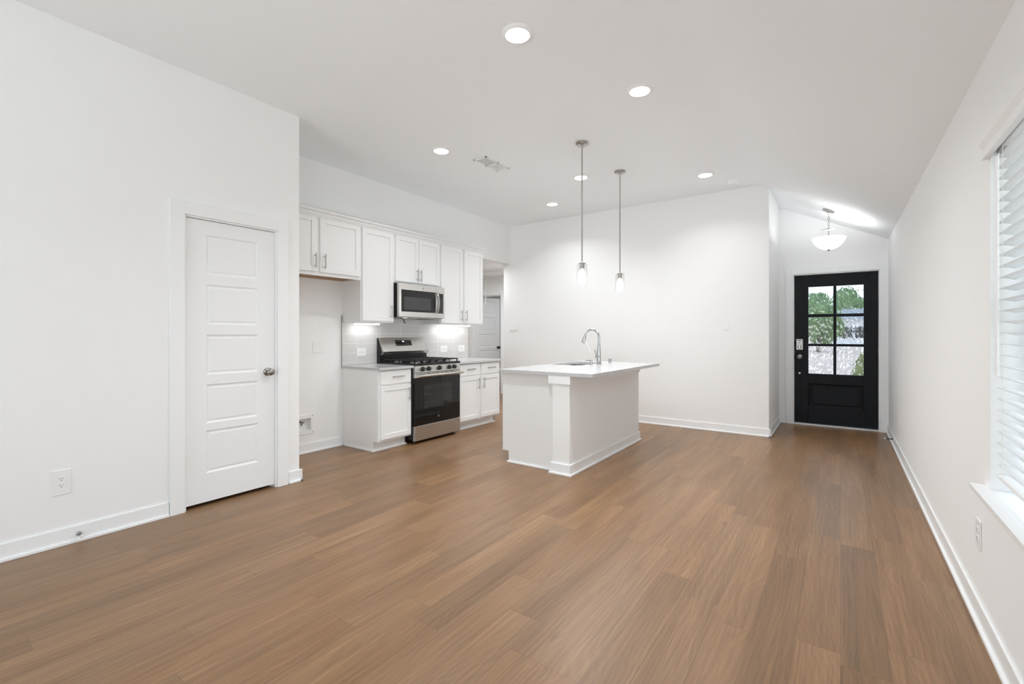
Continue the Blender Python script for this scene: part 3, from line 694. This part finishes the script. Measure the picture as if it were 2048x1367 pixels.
# ------------------------------------------------------------------ island
IX0, IX1, IY0, IY1 = -2.690, -1.924, 3.575, 5.270
t = thing('kitchen_island', 'white kitchen island with a corner post and baseboard', 'island', ((IX0 + IX1) / 2, (IY0 + IY1) / 2, 0))
ox, oy = t.location.x, t.location.y
def ib(m, a, b, c, d_, e_, f_): return m.box(a - ox, b - ox, c - oy, d_ - oy, e_, f_)
m = MB(); pf = [(IX0 - ox, .110), (IX0 + .072 - ox, .110), (IX0 + .072 - ox, 0), (-2.095 - ox, 0), (-2.095 - ox, .869), (IX0 - ox, .869)]
m.prism(pf, 'Y', 3.632 - oy, 3.652 - oy); m.prism(pf, 'Y', IY1 - .03 - oy, IY1 - .01 - oy)
ib(m, IX0, IX0 + .02, 3.652, IY1 - .03, .11, .869); ib(m, IX0 + .02, -2.095, 3.652, IY1 - .03, .11, .13); ib(m, IX0 + .072, IX0 + .09, 3.652, IY1 - .03, 0, .11); m.build('cabinet_body', M_CAB, t, bevel=.0015)
m = MB(); ib(m, -2.095, IX1, IY0, IY1, 0, .869); m.build('knee_wall', M_WALL, t, bevel=.003)
m = MB(); z0, z1 = .797, .869
ib(m, -2.132, IX1 + .012, IY0 - .014, IY0, z0, z1); ib(m, -2.132, -2.095, IY0, 3.632, z0, z1); ib(m, IX1, IX1 + .012, IY0, IY1, z0, z1); ib(m, -2.095, IX1 + .012, IY1, IY1 + .014, z0, z1)
m.build('top_trim', M_TRIM, t, bevel=.0015)
m = MB()
for tk, hh_ in ((.014, .098), (.027, .018)):
    ib(m, -2.095 - tk - .004, IX1 + tk, IY0 - tk, IY0, 0, hh_); ib(m, -2.095 - tk - .004, -2.095, IY0, 3.632, 0, hh_); ib(m, IX1, IX1 + tk, IY0, IY1, 0, hh_); ib(m, -2.095, IX1 + tk, IY1, IY1 + tk, 0, hh_)
m.build('baseboard', M_TRIM, t, bevel=.003)
m = MB(); ib(m, IX0 + .058, -2.112, 3.619, 3.632, 0, .016); ib(m, IX0 + .058, IX0 + .072, 3.632, IY1, 0, .016); m.build('shoe_moulding', M_TRIM, t, bevel=.003)
# cabinet fronts on the range side
for k in range(3):
    y0_, y1_ = 3.66 + k * .535, 3.66 + k * .535 + .515
    m = MB(); r_ = .052; fx_ = IX0 - ox
    m.box(fx_ - .019, fx_, y0_ - oy, y0_ + r_ - oy, .135, .845); m.box(fx_ - .019, fx_, y1_ - r_ - oy, y1_ - oy, .135, .845); m.box(fx_ - .019, fx_, y0_ + r_ - oy, y1_ - r_ - oy, .793, .845); m.box(fx_ - .019, fx_, y0_ + r_ - oy, y1_ - r_ - oy, .135, .187); m.box(fx_ - .01, fx_, y0_ + r_ - oy, y1_ - r_ - oy, .187, .793)
    dd = m.build('door', M_CAB, t, bevel=.0015)
    m = MB(); hx_, hy_ = fx_ - .049, y1_ - .04 - oy; m.cyl((hx_, hy_, .63), (hx_, hy_, .775), .0055, n=12)
    for q in (.652, .753): m.cyl((fx_ - .019, hy_, q), (hx_, hy_, q), .0045, n=10)
    m.build('handle', M_NICKEL, dd, smooth=50)

# island countertop with the undermount sink cut-out
CX0, CX1, CY0, CY1, CT0, CT1 = -2.690, -1.700, 3.560, 5.335, .8695, .899
SX0, SX1, SY0, SY1, SR = -2.660, -2.285, 4.46, 5.07, .07
SX0 = -2.645
def rrect(x0, x1, y0, y1, r, n=8):
    pts = []
    for cx_, cy_, a0 in ((x1 - r, y1 - r, 0), (x0 + r, y1 - r, PI / 2), (x0 + r, y0 + r, PI), (x1 - r, y0 + r, PI * 1.5)):
        pts += [(cx_ + r * math.cos(a0 + k * PI / 2 / n), cy_ + r * math.sin(a0 + k * PI / 2 / n)) for k in range(n + 1)]
    return pts
inner = rrect(SX0, SX1, SY0, SY1, SR); outer = rrect(CX0, CX1, CY0, CY1, .006); n = len(inner)
m = MB(); vs = [(x, y, CT1) for x, y in inner] + [(x, y, CT1) for x, y in outer] + [(x, y, CT0) for x, y in inner] + [(x, y, CT0) for x, y in outer]
fs = []
for k in range(n):
    q = (k + 1) % n; fs += [(k, n + k, n + q, q), (2 * n + k, 2 * n + q, 3 * n + q, 3 * n + k), (n + k, 3 * n + k, 3 * n + q, n + q), (k, q, 2 * n + q, 2 * n + k)]
m.add(vs, fs); tag(m.build('countertop', M_QUARTZ, None, smooth=30), 'white quartz island top with the sink cut-out', 'countertop')
m = MB(); rings = [(rrect(SX0 - .004, SX1 + .004, SY0 - .004, SY1 + .004, SR), .869), (rrect(SX0 - .002, SX1 + .002, SY0 - .002, SY1 + .002, SR), .78), (rrect(SX0 + .006, SX1 - .006, SY0 + .006, SY1 - .006, SR), .69), (rrect(SX0 + .04, SX1 - .04, SY0 + .04, SY1 - .04, SR * .8), .668)]
vs = []; fs = []
for pts, z in rings: vs += [(x, y, z) for x, y in pts]
for i in range(len(rings) - 1):
    for k in range(n): q = (k + 1) % n; fs.append((i * n + k, i * n + q, (i + 1) * n + q, (i + 1) * n + k))
fs.append(tuple(range(3 * n, 4 * n))); m.add(vs, fs)
sk = thing('sink', 'undermount stainless steel sink in the island top', 'sink', (0, 0, 0)); m.build('basin', M_SINK, sk, smooth=50, recalc=False)
m = MB(); m.lathe([(.045, .6685), (.042, .672), (.03, .671), (0, .669)], ((SX0 + SX1) / 2, (SY0 + SY1) / 2, 0), 28, capt=False); m.build('drain', M_CHROME, sk)

FXc, FYc, FZ = -2.195, 4.765, CT1
t = thing('kitchen_faucet', 'chrome gooseneck pull-down faucet beside the island sink', 'faucet', (FXc, FYc, FZ))
m = MB(); m.lathe([(.030, 0), (.030, .006), (.0255, .012), (.0235, .05), (.0225, .12), (.018, .20), (.0135, .24)], n=32); m.build('body', M_CHROME, t, smooth=50)
path = [(0, 0, .22), (0, 0, .30)] + [(-.083 + .083 * math.cos(a), 0, .305 + .083 * math.sin(a)) for a in [PI * k / 18 * .86 for k in range(19)]]
dx_, dz_ = -math.sin(PI * .86), math.cos(PI * .86); ex, ez = path[-1][0], path[-1][2]
path += [(ex + dx_ * .02 * 1, 0, ez + dz_ * .02)]
m = MB(); m.tube(path, .0125, 20); m.build('neck', M_CHROME, t, smooth=60)
a0 = Vector(path[-1]); dv = Vector((-.30, 0, -.954))
m = MB(); m.tube([a0 - dv * .004, a0 + dv * .008, a0 + dv * .03, a0 + dv * .075, a0 + dv * .082], [.0135, .0150, .0165, .0225, .020], 24); sh = m.build('spray_head', M_CHROME, t, smooth=40)
m = MB(); q = a0 + dv * .082; m.cyl(q, q + dv * .004, .017, n=24); m.build('nozzle', M_SLOT, sh)
m = MB(); m.cyl((0, 0, .085), (-.006, -.052, .090), .0165, .0165, 20); m.tube([(-.006, -.046, .095), (-.012, -.055, .13), (-.018, -.066, .165)], [.0075, .0065, .0055], 14); m.build('lever', M_CHROME, t, smooth=50)
m = MB(); s0 = a0 + dv * .075 + Vector((.018, 0, 0)); m.tube([s0, s0 + Vector((.022, -.01, -.006)), s0 + Vector((.045, -.03, -.04)), s0 + Vector((.085, -.055, -.095)), s0 + Vector((.092, -.06, -.125))], .0022, 6); m.build('strap', M_ROPE, t, smooth=60)
t = thing('soap_dispenser', 'small chrome soap dispenser in front of the faucet', 'dispenser', (-2.225, 4.635, CT1))
m = MB(); m.lathe([(.020, 0), (.020, .005), (.012, .010), (.011, .03), (.0135, .032), (.0135, .05), (.0, .052)], n=24, capt=False); m.build('base', M_CHROME, t, smooth=40)
m = MB(); m.tube([(.006, .004, .045), (-.045, .0, .047), (-.058, 0, .040)], [.008, .006, .005], 12); m.build('spout', M_CHROME, t, smooth=50)
m = MB(); m.lathe([(.0175, 0), (.0175, .052), (.015, .057), (0, .057)], n=28, capt=False); o = m.build('air_gap', M_CHROME, None, smooth=40); o.location = (-2.19, 5.06, CT1); tag(o, 'short chrome air gap cap standing right of the faucet', 'air gap')

# ------------------------------------------------------------------ pendants
def pendant(loc, label, cz, src=None):
    if src:
        p = dup(src); p.location = loc; p['label'] = label; return p
    t = thing('pendant_light', label, 'pendant light', loc, 0, 'pendants over the island')
    z = cz - loc[2]
    m = MB(); m.lathe([(.060, z + .004), (.062, z - .010), (.052, z - .014), (.047, z - .020), (.014, z - .022), (.010, z - .040), (.008, z - .042)], n=40); m.build('canopy', M_NICKEL, t, smooth=40)
    m = MB(); m.cyl((0, 0, .19), (0, 0, z - .03), .0065, n=16); m.build('rod', M_NICKEL, t, smooth=60)
    m = MB(); m.lathe([(.008, .205), (.012, .19), (.034, .186), (.034, .180), (.022, .178), (.022, .135), (.017, .13)], n=32); m.build('socket', M_NICKEL, t, smooth=40)
    m = MB(); pr = []
    n_ = 48; vs = []; fs = []
    for i, (r, h) in enumerate([(.034, .180), (.0465, .176), (.048, .165), (.048, .004), (.048, 0)]):
        for k in range(n_): rr = r + (.0012 if (k % 2 and i > 1) else 0); vs.append((rr * math.cos(2 * PI * k / n_), rr * math.sin(2 * PI * k / n_), h))
    for i in range(4):
        for k in range(n_): fs.append((i * n_ + k, i * n_ + (k + 1) % n_, (i + 1) * n_ + (k + 1) % n_, (i + 1) * n_ + k))
    m.add(vs, fs); m.lathe([(.0475, .0), (.0495, .002), (.0475, .005)], n=n_, capb=False, capt=False); sh = m.build('glass_shade', M_JAR, t, smooth=0); sh['label'] = 'ribbed clear glass jar shade'
    m = MB(); m.lathe([(.012, .135), (.014, .12), (.024, .10), (.029, .078), (.027, .058), (.018, .044), (.0, .04)], n=24, capt=False); b_ = m.build('bulb', M_BULB, t, smooth=60); b_['label'] = 'lit round bulb'
    return t
for py_ in (3.96, 4.885):
    l = bpy.data.lights.new('pendant_lamp', 'POINT'); l.energy = POW['pend']; l.shadow_soft_size = .028; l.color = LED_COL
    o = bpy.data.objects.new('pendant_lamp', l); COL.objects.link(o); o.location = (-1.9975, py_, 1.722 + .03)
p1 = pendant((-1.997, 3.96, 1.722), 'nickel rod pendant with glass jar shade over the near end of the island', 3.043)
pendant((-1.998, 4.885, 1.722), 'nickel rod pendant with glass jar shade over the far end of the island', 3.043, p1)

# entry bowl light on a chain from the sloped ceiling
EX, EY = -.115, 6.70
t = thing('bowl_pendant', 'white glass bowl light on a short chain in the entry', 'pendant light', (EX, EY, 2.244))
zc_ = ceil_z(EX, EY) - 2.244; sa = math.atan(.61 / 1.27)
m = MB(); m.lathe([(.064, .004), (.066, -.010), (.056, -.018), (.015, -.022), (.012, -.032)], n=36)
co, si = math.cos(sa), math.sin(sa); m.v = [(x * co + z * si, y, zc_ + (-x * si + z * co)) for x, y, z in m.v]; m.build('canopy', M_NICKEL, t, smooth=40)
for k in range(5):
    zt_ = zc_ - .040 - k * .034; m = MB(); h = .024
    pts = [(.010 * math.cos(a), .022 * math.sin(a)) for a in [2 * PI * q / 16 for q in range(17)]]
    m.tube([((p if k % 2 else 0), (0 if k % 2 else p), zt_ - h + q) for p, q in pts], .0028, 8, False); m.build('chain_link', M_NICKEL, t, smooth=60)
m = MB(); m.lathe([(.006, .262), (.020, .250), (.075, .236), (.077, .228), (.070, .226), (.008, .224)], n=40); m.build('upper_disc', M_NICKEL, t, smooth=40)
m = MB(); m.cyl((0, 0, -.004), (0, 0, .226), .006, n=14); m.build('stem', M_NICKEL, t, smooth=60)
prof = [(.0, .0), (.05, .004), (.09, .021), (.125, .050), (.150, .085), (.168, .118), (.173, .136)]
m = MB(); m.lathe(prof + [(r - .004 if r > .01 else 0, h + .004) for r, h in reversed(prof)], n=56, capb=False, capt=False); b_ = m.build('bowl', M_BOWL, t, smooth=60); b_['label'] = 'glowing frosted white glass bowl'
m = MB(); m.lathe([(.0, -.016), (.008, -.014), (.016, -.004), (.018, .002)], n=20, capb=False); m.build('finial', M_NICKEL, t, smooth=60)
l = bpy.data.lights.new('bowl_lamp', 'POINT'); l.energy = POW['bowl']; l.shadow_soft_size = .05; l.color = LED_COL
o = bpy.data.objects.new('bowl_lamp', l); COL.objects.link(o); o.location = (EX + .05, EY, 2.244 + .105)

# ------------------------------------------------------------------ ceiling fixtures
LEDS = [((-1.585, 2.29), 'large round ceiling light nearest the viewer'), ((-1.21, 3.335), 'round ceiling light between the window wall and the near island pendant'),
        ((-3.216, 3.323), 'round ceiling light over the refrigerator side, left of the air vent'), ((-2.43, 4.79), 'round ceiling light seen just behind the near pendant rod'),
        ((-3.246, 5.535), 'round ceiling light farthest back near the kitchen corner'), ((-1.245, 5.52), 'round ceiling light next to the smoke detector')]
src = None
for i, ((X, Y), lab) in enumerate(LEDS):
    z = ceil_z(X, Y)
    if src is None:
        src = thing('ceiling_light', lab + ', lit', 'ceiling light', (X, Y, z), 0, 'round recessed ceiling lights')
        m = MB(); m.lathe([(.093, .004), (.095, -.003), (.090, -.008), (.078, -.016), (.073, -.0165), (.071, -.012)], n=48, capb=False, capt=False); m.build('trim_ring', M_PLASTIC, src, smooth=50)
        m = MB(); m.lathe([(.0725, -.0135), (.068, -.017), (.05, -.0195), (.0, -.021)], n=48, capb=False, capt=False); m.build('diffuser', M_LED, src, smooth=60)
    else:
        q = dup(src); q.location = (X, Y, z); q['label'] = lab + ', lit'
    area('ceiling_lamp', (X, Y, z - .024), (0, 0, 0), .14, .14, POW['led%d' % i], LED_COL, 'DISK', 135)
t = thing('air_vent', 'white ceiling air vent with one dark louvred half', 'vent', (-3.032, 3.90, ceil_z(-3.03, 3.9)))
m = MB(); a, b = .088, .205
m.box(-a, a, -b, -b + .022, -.007, 0); m.box(-a, a, b - .022, b, -.007, 0); m.box(-a, -a + .022, -b, b, -.007, 0); m.box(a - .022, a, -b, b, -.007, 0); m.box(-a, a, -.012, .012, -.007, 0); m.build('frame', M_PLASTIC, t, bevel=.002)
m = MB(); m.box(-a + .02, a - .02, -b + .02, -.010, -.0025, -.0005); m.build('duct', M_GREYDUCT, t)
m = MB(); m.box(-a + .02, a - .02, .010, b - .02, -.0025, -.0005); m.build('duct', M_PLASTIC, t)
for s_, c_ in ((-1, -b / 2 - .0), (1, b / 2)):
    m = MB()
    for k in range(9):
        y = c_ - .075 + k * .0185; dy = .006 * s_
        m.add([(-a + .02, y, -.006), (a - .02, y, -.006), (a - .02, y + dy, -.001), (-a + .02, y + dy, -.001), (-a + .02, y + .001, -.006), (a - .02, y + .001, -.006), (a - .02, y + dy + .001, -.001), (-a + .02, y + dy + .001, -.001)], [(0, 1, 2, 3), (7, 6, 5, 4), (0, 4, 5, 1), (1, 5, 6, 2), (2, 6, 7, 3), (3, 7, 4, 0)])
    m.build('louvres', M_PLASTIC, t, smooth=0)
t = thing('smoke_detector', 'white round smoke detector on the ceiling before the entry', 'smoke detector', (-1.04, 5.96, ceil_z(-1.04, 5.96)))
m = MB(); m.lathe([(.070, .003), (.070, -.012), (.066, -.016), (.058, -.017), (.055, -.034), (.045, -.042), (0, -.044)], n=40, capt=False); m.build('housing', M_PLASTIC, t, smooth=35)
m = MB(); m.lathe([(.014, -.042), (.013, -.0465), (0, -.047)], (.0, -.012, 0), 20, capb=False, capt=False); m.build('test_button', M_PLASTIC, t)

# ------------------------------------------------------------------ outlets, switches, plates (local x right, front -y)
def plate(name, cat, label, loc, rotz, w_, h_, group=None):
    t = thing(name, label, cat, loc, rotz, group)
    m = MB(); m.box(-w_ / 2, w_ / 2, -.006, -.0003, -h_ / 2, h_ / 2); m.build('cover_plate', M_PLASTIC, t, bevel=.0025)
    return t
def receptacle(t, cx_, cz_, rot=False):
    m = MB(); r = .017
    pts = [(cx_ + max(-.0165, min(.0165, .020 * math.cos(a))), cz_ + .0145 * max(-.95, min(.95, 1.1 * math.sin(a)))) for a in [2 * PI * k / 28 for k in range(28)]]
    if rot: pts = [(cx_ + (z - cz_), cz_ + (x - cx_)) for x, z in pts]
    m.prism(pts, 'Y', -.0082, -.006); f = m.build('socket_face', M_PLASTIC, t)
    m = MB()
    for a, b, w2, h2 in ((-.0063, .004, .001, .0042), (.0063, .004, .001, .0034), (0, -.0065, .0022, .0022)):
        if rot: a, b, w2, h2 = b, -a, h2, w2
        m.box(cx_ + a - w2, cx_ + a + w2, -.0086, -.0081, cz_ + b - h2, cz_ + b + h2)
    m.build('slots', M_SLOT, f)
def outlet(label, loc, rotz, w_=.074, h_=.118, horiz=False, group='duplex outlets'):
    t = plate('wall_outlet', 'outlet', label, loc, rotz, h_ if horiz else w_, w_ if horiz else h_, group)
    if horiz: receptacle(t, -.0195, 0, True); receptacle(t, .0195, 0, True)
    else: receptacle(t, 0, .0195); receptacle(t, 0, -.0195)
    m = MB(); m.cyl((0, -.0068, 0), (0, -.006, 0), .003, n=12); m.build('screw', M_PLASTIC, t)
    return t
def switch(label, loc, rotz, gangs):
    t = plate('light_switch', 'switch', label, loc, rotz, .028 + .046 * gangs, .122, 'rocker switches')
    for k in range(gangs):
        x = (k - (gangs - 1) / 2) * .046
        m = MB(); m.prism([(-.006, -.033), (-.0115, -.033), (-.007, 0), (-.0075, .033), (-.006, .033)], 'X', x - .0165, x + .0165); m.build('rocker', M_PLASTIC, t, smooth=0)
    return t
outlet('wide white outlet low on the left wall above the baseboard', (XL, .682, .37), R90, .087, .146)
outlet('white horizontal outlet on the tile left of the range', (XK + .009, 3.357, 1.028), R90, .090, .130, True, 'outlets on the backsplash')
o1 = outlet('white horizontal outlet on the tile just right of the range', (XK + .009, 4.717, 1.027), R90, .092, .138, True, 'outlets on the backsplash')
outlet('white horizontal outlet on the tile farthest right beside the hall opening', (XK + .009, 5.088, 1.027), R90, .092, .138, True, 'outlets on the backsplash')
outlet('white outlet low on the window wall near the entry', (XR, 6.13, .37), -R90)
outlet('white outlet on the window wall just below the sill', (XR, 2.80, .375), -R90, .075, .128)
outlet('white outlet low on the short entry side wall', (XF, 6.67, .37), R90)
switch('three gang white switch beside the kitchen opening', (-4.455, YB, 1.344), 0, 3)
switch('single white switch on the blank wall right of the pendants', (-1.172, YB, 1.344), 0, 1)
switch('white switch on the short entry side wall by the front door', (XF, 6.775, 1.349), R90, 1)
t = plate('blank_plate', 'cover plate', 'blank white cover plate in the refrigerator alcove', (XK, 2.82, 1.098), R90, .126, .124)
m = MB()
for a in (-.023, .023):
    for b in (-.042, .042): m.cyl((a, -.0068, b), (a, -.006, b), .003, n=12)
m.build('screws', M_PLASTIC, t)
t = thing('water_outlet_box', 'white recessed water outlet box low in the refrigerator alcove', 'outlet box', (XK, 2.668, .297), R90)
m = MB(); a, b, c_, d_ = .098, .102, .068, .063
m.box(-a, a, -.006, -.0003, c_ - .004, b); m.box(-a, a, -.006, -.0003, -b, -d_); m.box(-a, -.068, -.006, -.0003, -d_, c_ - .004); m.box(.068, a, -.006, -.0003, -d_, c_ - .004); m.build('frame', M_PLASTIC, t, bevel=.002)
m = MB(); m.box(-.0695, -.0675, -.006, .068, -.0645, .0645); m.box(.0675, .0695, -.006, .068, -.0645, .0645); m.box(-.0675, .0675, -.006, .068, .0625, .0645); m.box(-.0675, .0675, -.006, .068, -.0645, -.0625); m.box(-.0675, .0675, .066, .068, -.0625, .0625); m.build('box', M_PLASTIC, t)
m = MB(); m.cyl((-.012, .066, .02), (-.012, .022, .02), .010, n=16); m.cyl((-.012, .035, .02), (-.012, .035, -.012), .008, n=14); m.box(-.028, .004, .016, .024, .013, .027); m.build('valve', M_DARKNICKEL, t, smooth=40)
m = MB()
for a in (-.085, .085):
    for b in (-.085, .088): m.cyl((a, -.0072, b), (a, -.006, b), .0045, n=12)
m.build('screws', M_SLOT, t)

# door stops
def door_stop(label, loc, rotz, mat):
    t = thing('door_stop', label, 'door stop', loc, rotz, 'spring door stops')
    m = MB(); m.lathe([(.0125, 0), (.0125, -.004), (.008, -.008), (.006, -.010)], (0, 0, 0), 20, 'Y'); m.build('base', mat, t, smooth=40)
    m = MB(); m.tube([(.0052 * math.cos(a), -.008 - .052 * a / (2 * PI * 14), .0052 * math.sin(a)) for a in [2 * PI * 14 * k / 168 for k in range(169)]], .0014, 6); m.tube([(0, -.006, 0), (0, -.06, 0)], .0042, 8); m.build('spring', mat, t, smooth=60)
    m = MB(); m.lathe([(.007, -.060), (.0085, -.062), (.0085, -.074), (.006, -.077), (0, -.077)], (0, 0, 0), 18, 'Y', capt=False); m.build('tip', M_RUBBER, t, smooth=40)
door_stop('metal door stop on the left baseboard below the outlet', (XL + .0115, .757, .048), R90, M_DARKNICKEL)
door_stop('dark spring door stop on the window wall baseboard near the front door', (XR - .0115, 6.72, .055), -R90, M_SLOT)

# ------------------------------------------------------------------ window, sill, blind on the right wall
t = thing('window_1', 'white framed window behind the blind on the right wall', 'window', (XR + .10, (WY0 + WY1) / 2, WZ0), -R90, kind='structure')
hw = (WY1 - WY0) / 2; hz = WZ1 - WZ0
m = MB(); f_ = .045
m.box(-hw, hw, 0, .06, 0, f_); m.box(-hw, hw, 0, .06, hz - f_, hz); m.box(-hw, -hw + f_, 0, .06, f_, hz - f_); m.box(hw - f_, hw, 0, .06, f_, hz - f_); m.box(-.035, .035, 0, .06, f_, hz - f_)
m.box(-hw + f_, -.035, .012, .05, hz * .5 - .02, hz * .5 + .02); m.box(.035, hw - f_, .012, .05, hz * .5 - .02, hz * .5 + .02); m.build('window_frame', M_TRIM, t, bevel=.003)
for a, b in ((-hw + f_, -.035), (.035, hw - f_)):
    m = MB(); m.box(a, b, .028, .032, f_, hz * .5 - .02); m.box(a, b, .028, .032, hz * .5 + .02, hz - f_); m.build('glass_pane', M_PANE, t)
m = MB(); m.box(XR - .048, XR, WY0 - .075, WY1 + .080, WZ0 - .006, WZ0 + .016); m.box(XR, XR + .10, WY0 + .001, WY1 - .001, WZ0 + .001, WZ0 + .016)
struct('trim_5', m, M_TRIM, 'white window sill board under the blind', 'sill', bevel=.003)
bl = thing('window_blind', 'white horizontal slat blind lowered over the window', 'blind', (XR, WY1 - .008, 0), -R90)
BLW = WY1 - WY0 - .016
m = MB(); m.box(0, BLW, .012, .062, 1.955, 2.028); m.build('headrail', M_PLASTIC, bl)
vp = [(-.002, 1.945), (-.022, 1.945), (-.022, 1.957), (-.017, 1.962), (-.017, 1.985), (-.021, 1.992), (-.030, 2.006), (-.030, 2.016), (-.002, 2.016)]
m = MB(); m.prism(vp, 'X', -.035, BLW + .035); m.build('valance', M_PLASTIC, bl, smooth=20)
m = MB(); tl = math.radians(-9); z = .722; pitch = .0432; ns = 0
while z < 1.95:
    prev = None
    for k in range(7):
        u = (k / 6 - .5) * .050; camber = .0028 * (1 - (2 * k / 6 - 1) ** 2)
        y = .040 + u * math.cos(tl) - camber * math.sin(tl); zz = z + u * math.sin(tl) + camber * math.cos(tl)
        cur = [(.004, y, zz), (BLW - .004, y, zz), (.004, y, zz - .0024), (BLW - .004, y, zz - .0024)]
        if prev: m.add(prev + cur, [(0, 1, 5, 4), (2, 6, 7, 3), (0, 4, 6, 2), (1, 3, 7, 5)] + ([(0, 2, 3, 1)] if k == 1 else []) + ([(4, 5, 7, 6)] if k == 6 else []))
        prev = cur
    z += pitch; ns += 1
m.build('slats', M_SLAT, bl, smooth=0)
m = MB(); m.box(.004, BLW - .004, .016, .064, .668, .684); m.build('bottom_rail', M_PLASTIC, bl, bevel=.004)
for q in (.10, BLW / 2, BLW - .10):
    m = MB()
    for yy in (.012, .068): m.tube([(q, yy, .676), (q, yy, 1.957)], .0012, 6)
    m.build('ladder_cord', M_ROPE, bl)
m = MB(); m.cyl((.066, .004, 1.075), (.066, .004, 1.925), .0058, n=12); m.tube([(.066, .004, 1.92), (.066, .012, 1.945), (.066, .02, 1.96)], .003, 8); m.build('tilt_wand', M_PLASTIC, bl, smooth=40)
m = MB(); m.box(.05, .085, .006, .03, 1.936, 1.958); m.build('tilter', M_NICKEL, bl)

# ------------------------------------------------------------------ outdoors beyond the front door and windows
m = MB(); m.add([(-60, 7.62, -.14), (60, 7.62, -.14), (60, 16.5, -.14), (-60, 16.5, -.14)], [(0, 1, 2, 3)]); m.box(-2, 2.6, 7.62, 9.4, -.14, -.03)
struct('ground_street', m, M_PORCH, 'pale concrete street and porch outside the front door', 'street', smooth=0)
m = MB(); m.add([(-70, 16.5, -.12), (70, 16.5, -.12), (70, 120, -.12), (-70, 120, -.12)], [(0, 1, 2, 3)]); m.box(-70, 70, 16.4, 16.7, -.14, -.02)
struct('ground_lot', m, M_DIRT, 'bare pinkish earth lot across the street', 'ground', smooth=0)
m = MB(); m.add([(.66, -14, -.12), (40, -14, -.12), (40, 7.6, -.12), (.66, 7.6, -.12)], [(0, 1, 2, 3)]); struct('ground_yard', m, M_LAWN, 'pale side yard outside the blind covered window', 'ground', smooth=0)
def blob(c, r, seed, k=.22, sub=3):
    rnd = random.Random(seed); bm = bmesh.new(); bmesh.ops.create_icosphere(bm, subdivisions=sub, radius=1)
    ph = [(Vector((rnd.uniform(-1, 1), rnd.uniform(-1, 1), rnd.uniform(-1, 1))).normalized(), rnd.uniform(3, 9), rnd.uniform(0, 6)) for _ in range(9)]
    for v in bm.verts:
        s_ = 1 + k * sum(math.sin(v.co.dot(d_) * f_ + p_) for d_, f_, p_ in ph) / 3; v.co = Vector((v.co.x * r[0], v.co.y * r[1], v.co.z * r[2])) * s_
    bm.verts.index_update(); vs_ = [(v.co.x + c[0], v.co.y + c[1], v.co.z + c[2]) for v in bm.verts]; fs_ = [[v.index for v in f.verts] for f in bm.faces]; bm.free()
    return vs_, fs_
def tree(loc, h, wd, seed, label, leaf=M_LEAF, name='tree', cat='tree', group='trees across the street'):
    t = thing(name, label, cat, loc, 0, group)
    m = MB(); m.tube([(0, 0, 0), (.02 * h, 0, h * .3), (0, .02 * h, h * .7)], [h * .03, h * .022, h * .01], 10); m.build('trunk', M_BARK, t)
    m = MB()
    for i, (a, b, c_, r_) in enumerate(((0, 0, .62, 1), (-.5, .2, .45, .7), (.5, -.1, .48, .7), (.1, .3, .35, .75), (-.15, -.35, .5, .6))):
        m.add(*blob((a * wd, b * wd, c_ * h), (wd * .62 * r_, wd * .62 * r_, h * .34 * r_), seed + i))
    m.build('crown', leaf, t, smooth=60)
for X, Y, h, wd, lab in ((-7.5, 46, 5.0, 2.6, 'green tree far left through the rippled door glass'), (-1.35, 41, 4.5, 1.75, 'green tree behind the left glass panes of the front door'), (.8, 76, 7.2, 3.6, 'green tree rising behind the pale house, seen in the right door panes'), (9.5, 80, 7.0, 3.6, 'green tree far right through the rippled door glass')):
    tree((X, Y, -.12), h, wd, int(X * 10) + 90, lab)
tree((.36, 12.4, -.14), 1.0, .17, 5, 'yellow green shrub seen low in the right glass pane', M_SHRUB, 'shrub', 'shrub', None)
h_ = thing('house', 'pale house with dark windows beyond the rippled door glass', 'house', (1.6, 58, -.12))
m = MB(); m.box(-2.2, 4.5, 0, 6, 0, 2.9); m.build('walls', M_SIDING, h_)
m = MB(); m.prism([(-.5, 2.85), (6.5, 2.85), (3, 4.0)], 'X', -2.6, 4.9); m.build('roof', M_ROOF, h_)
for q in (-1.6, -.4, .8, 3.2):
    m = MB(); m.box(q, q + .95, -.05, .02, .95, 2.05); m.build('window', M_DARKPANE, h_)
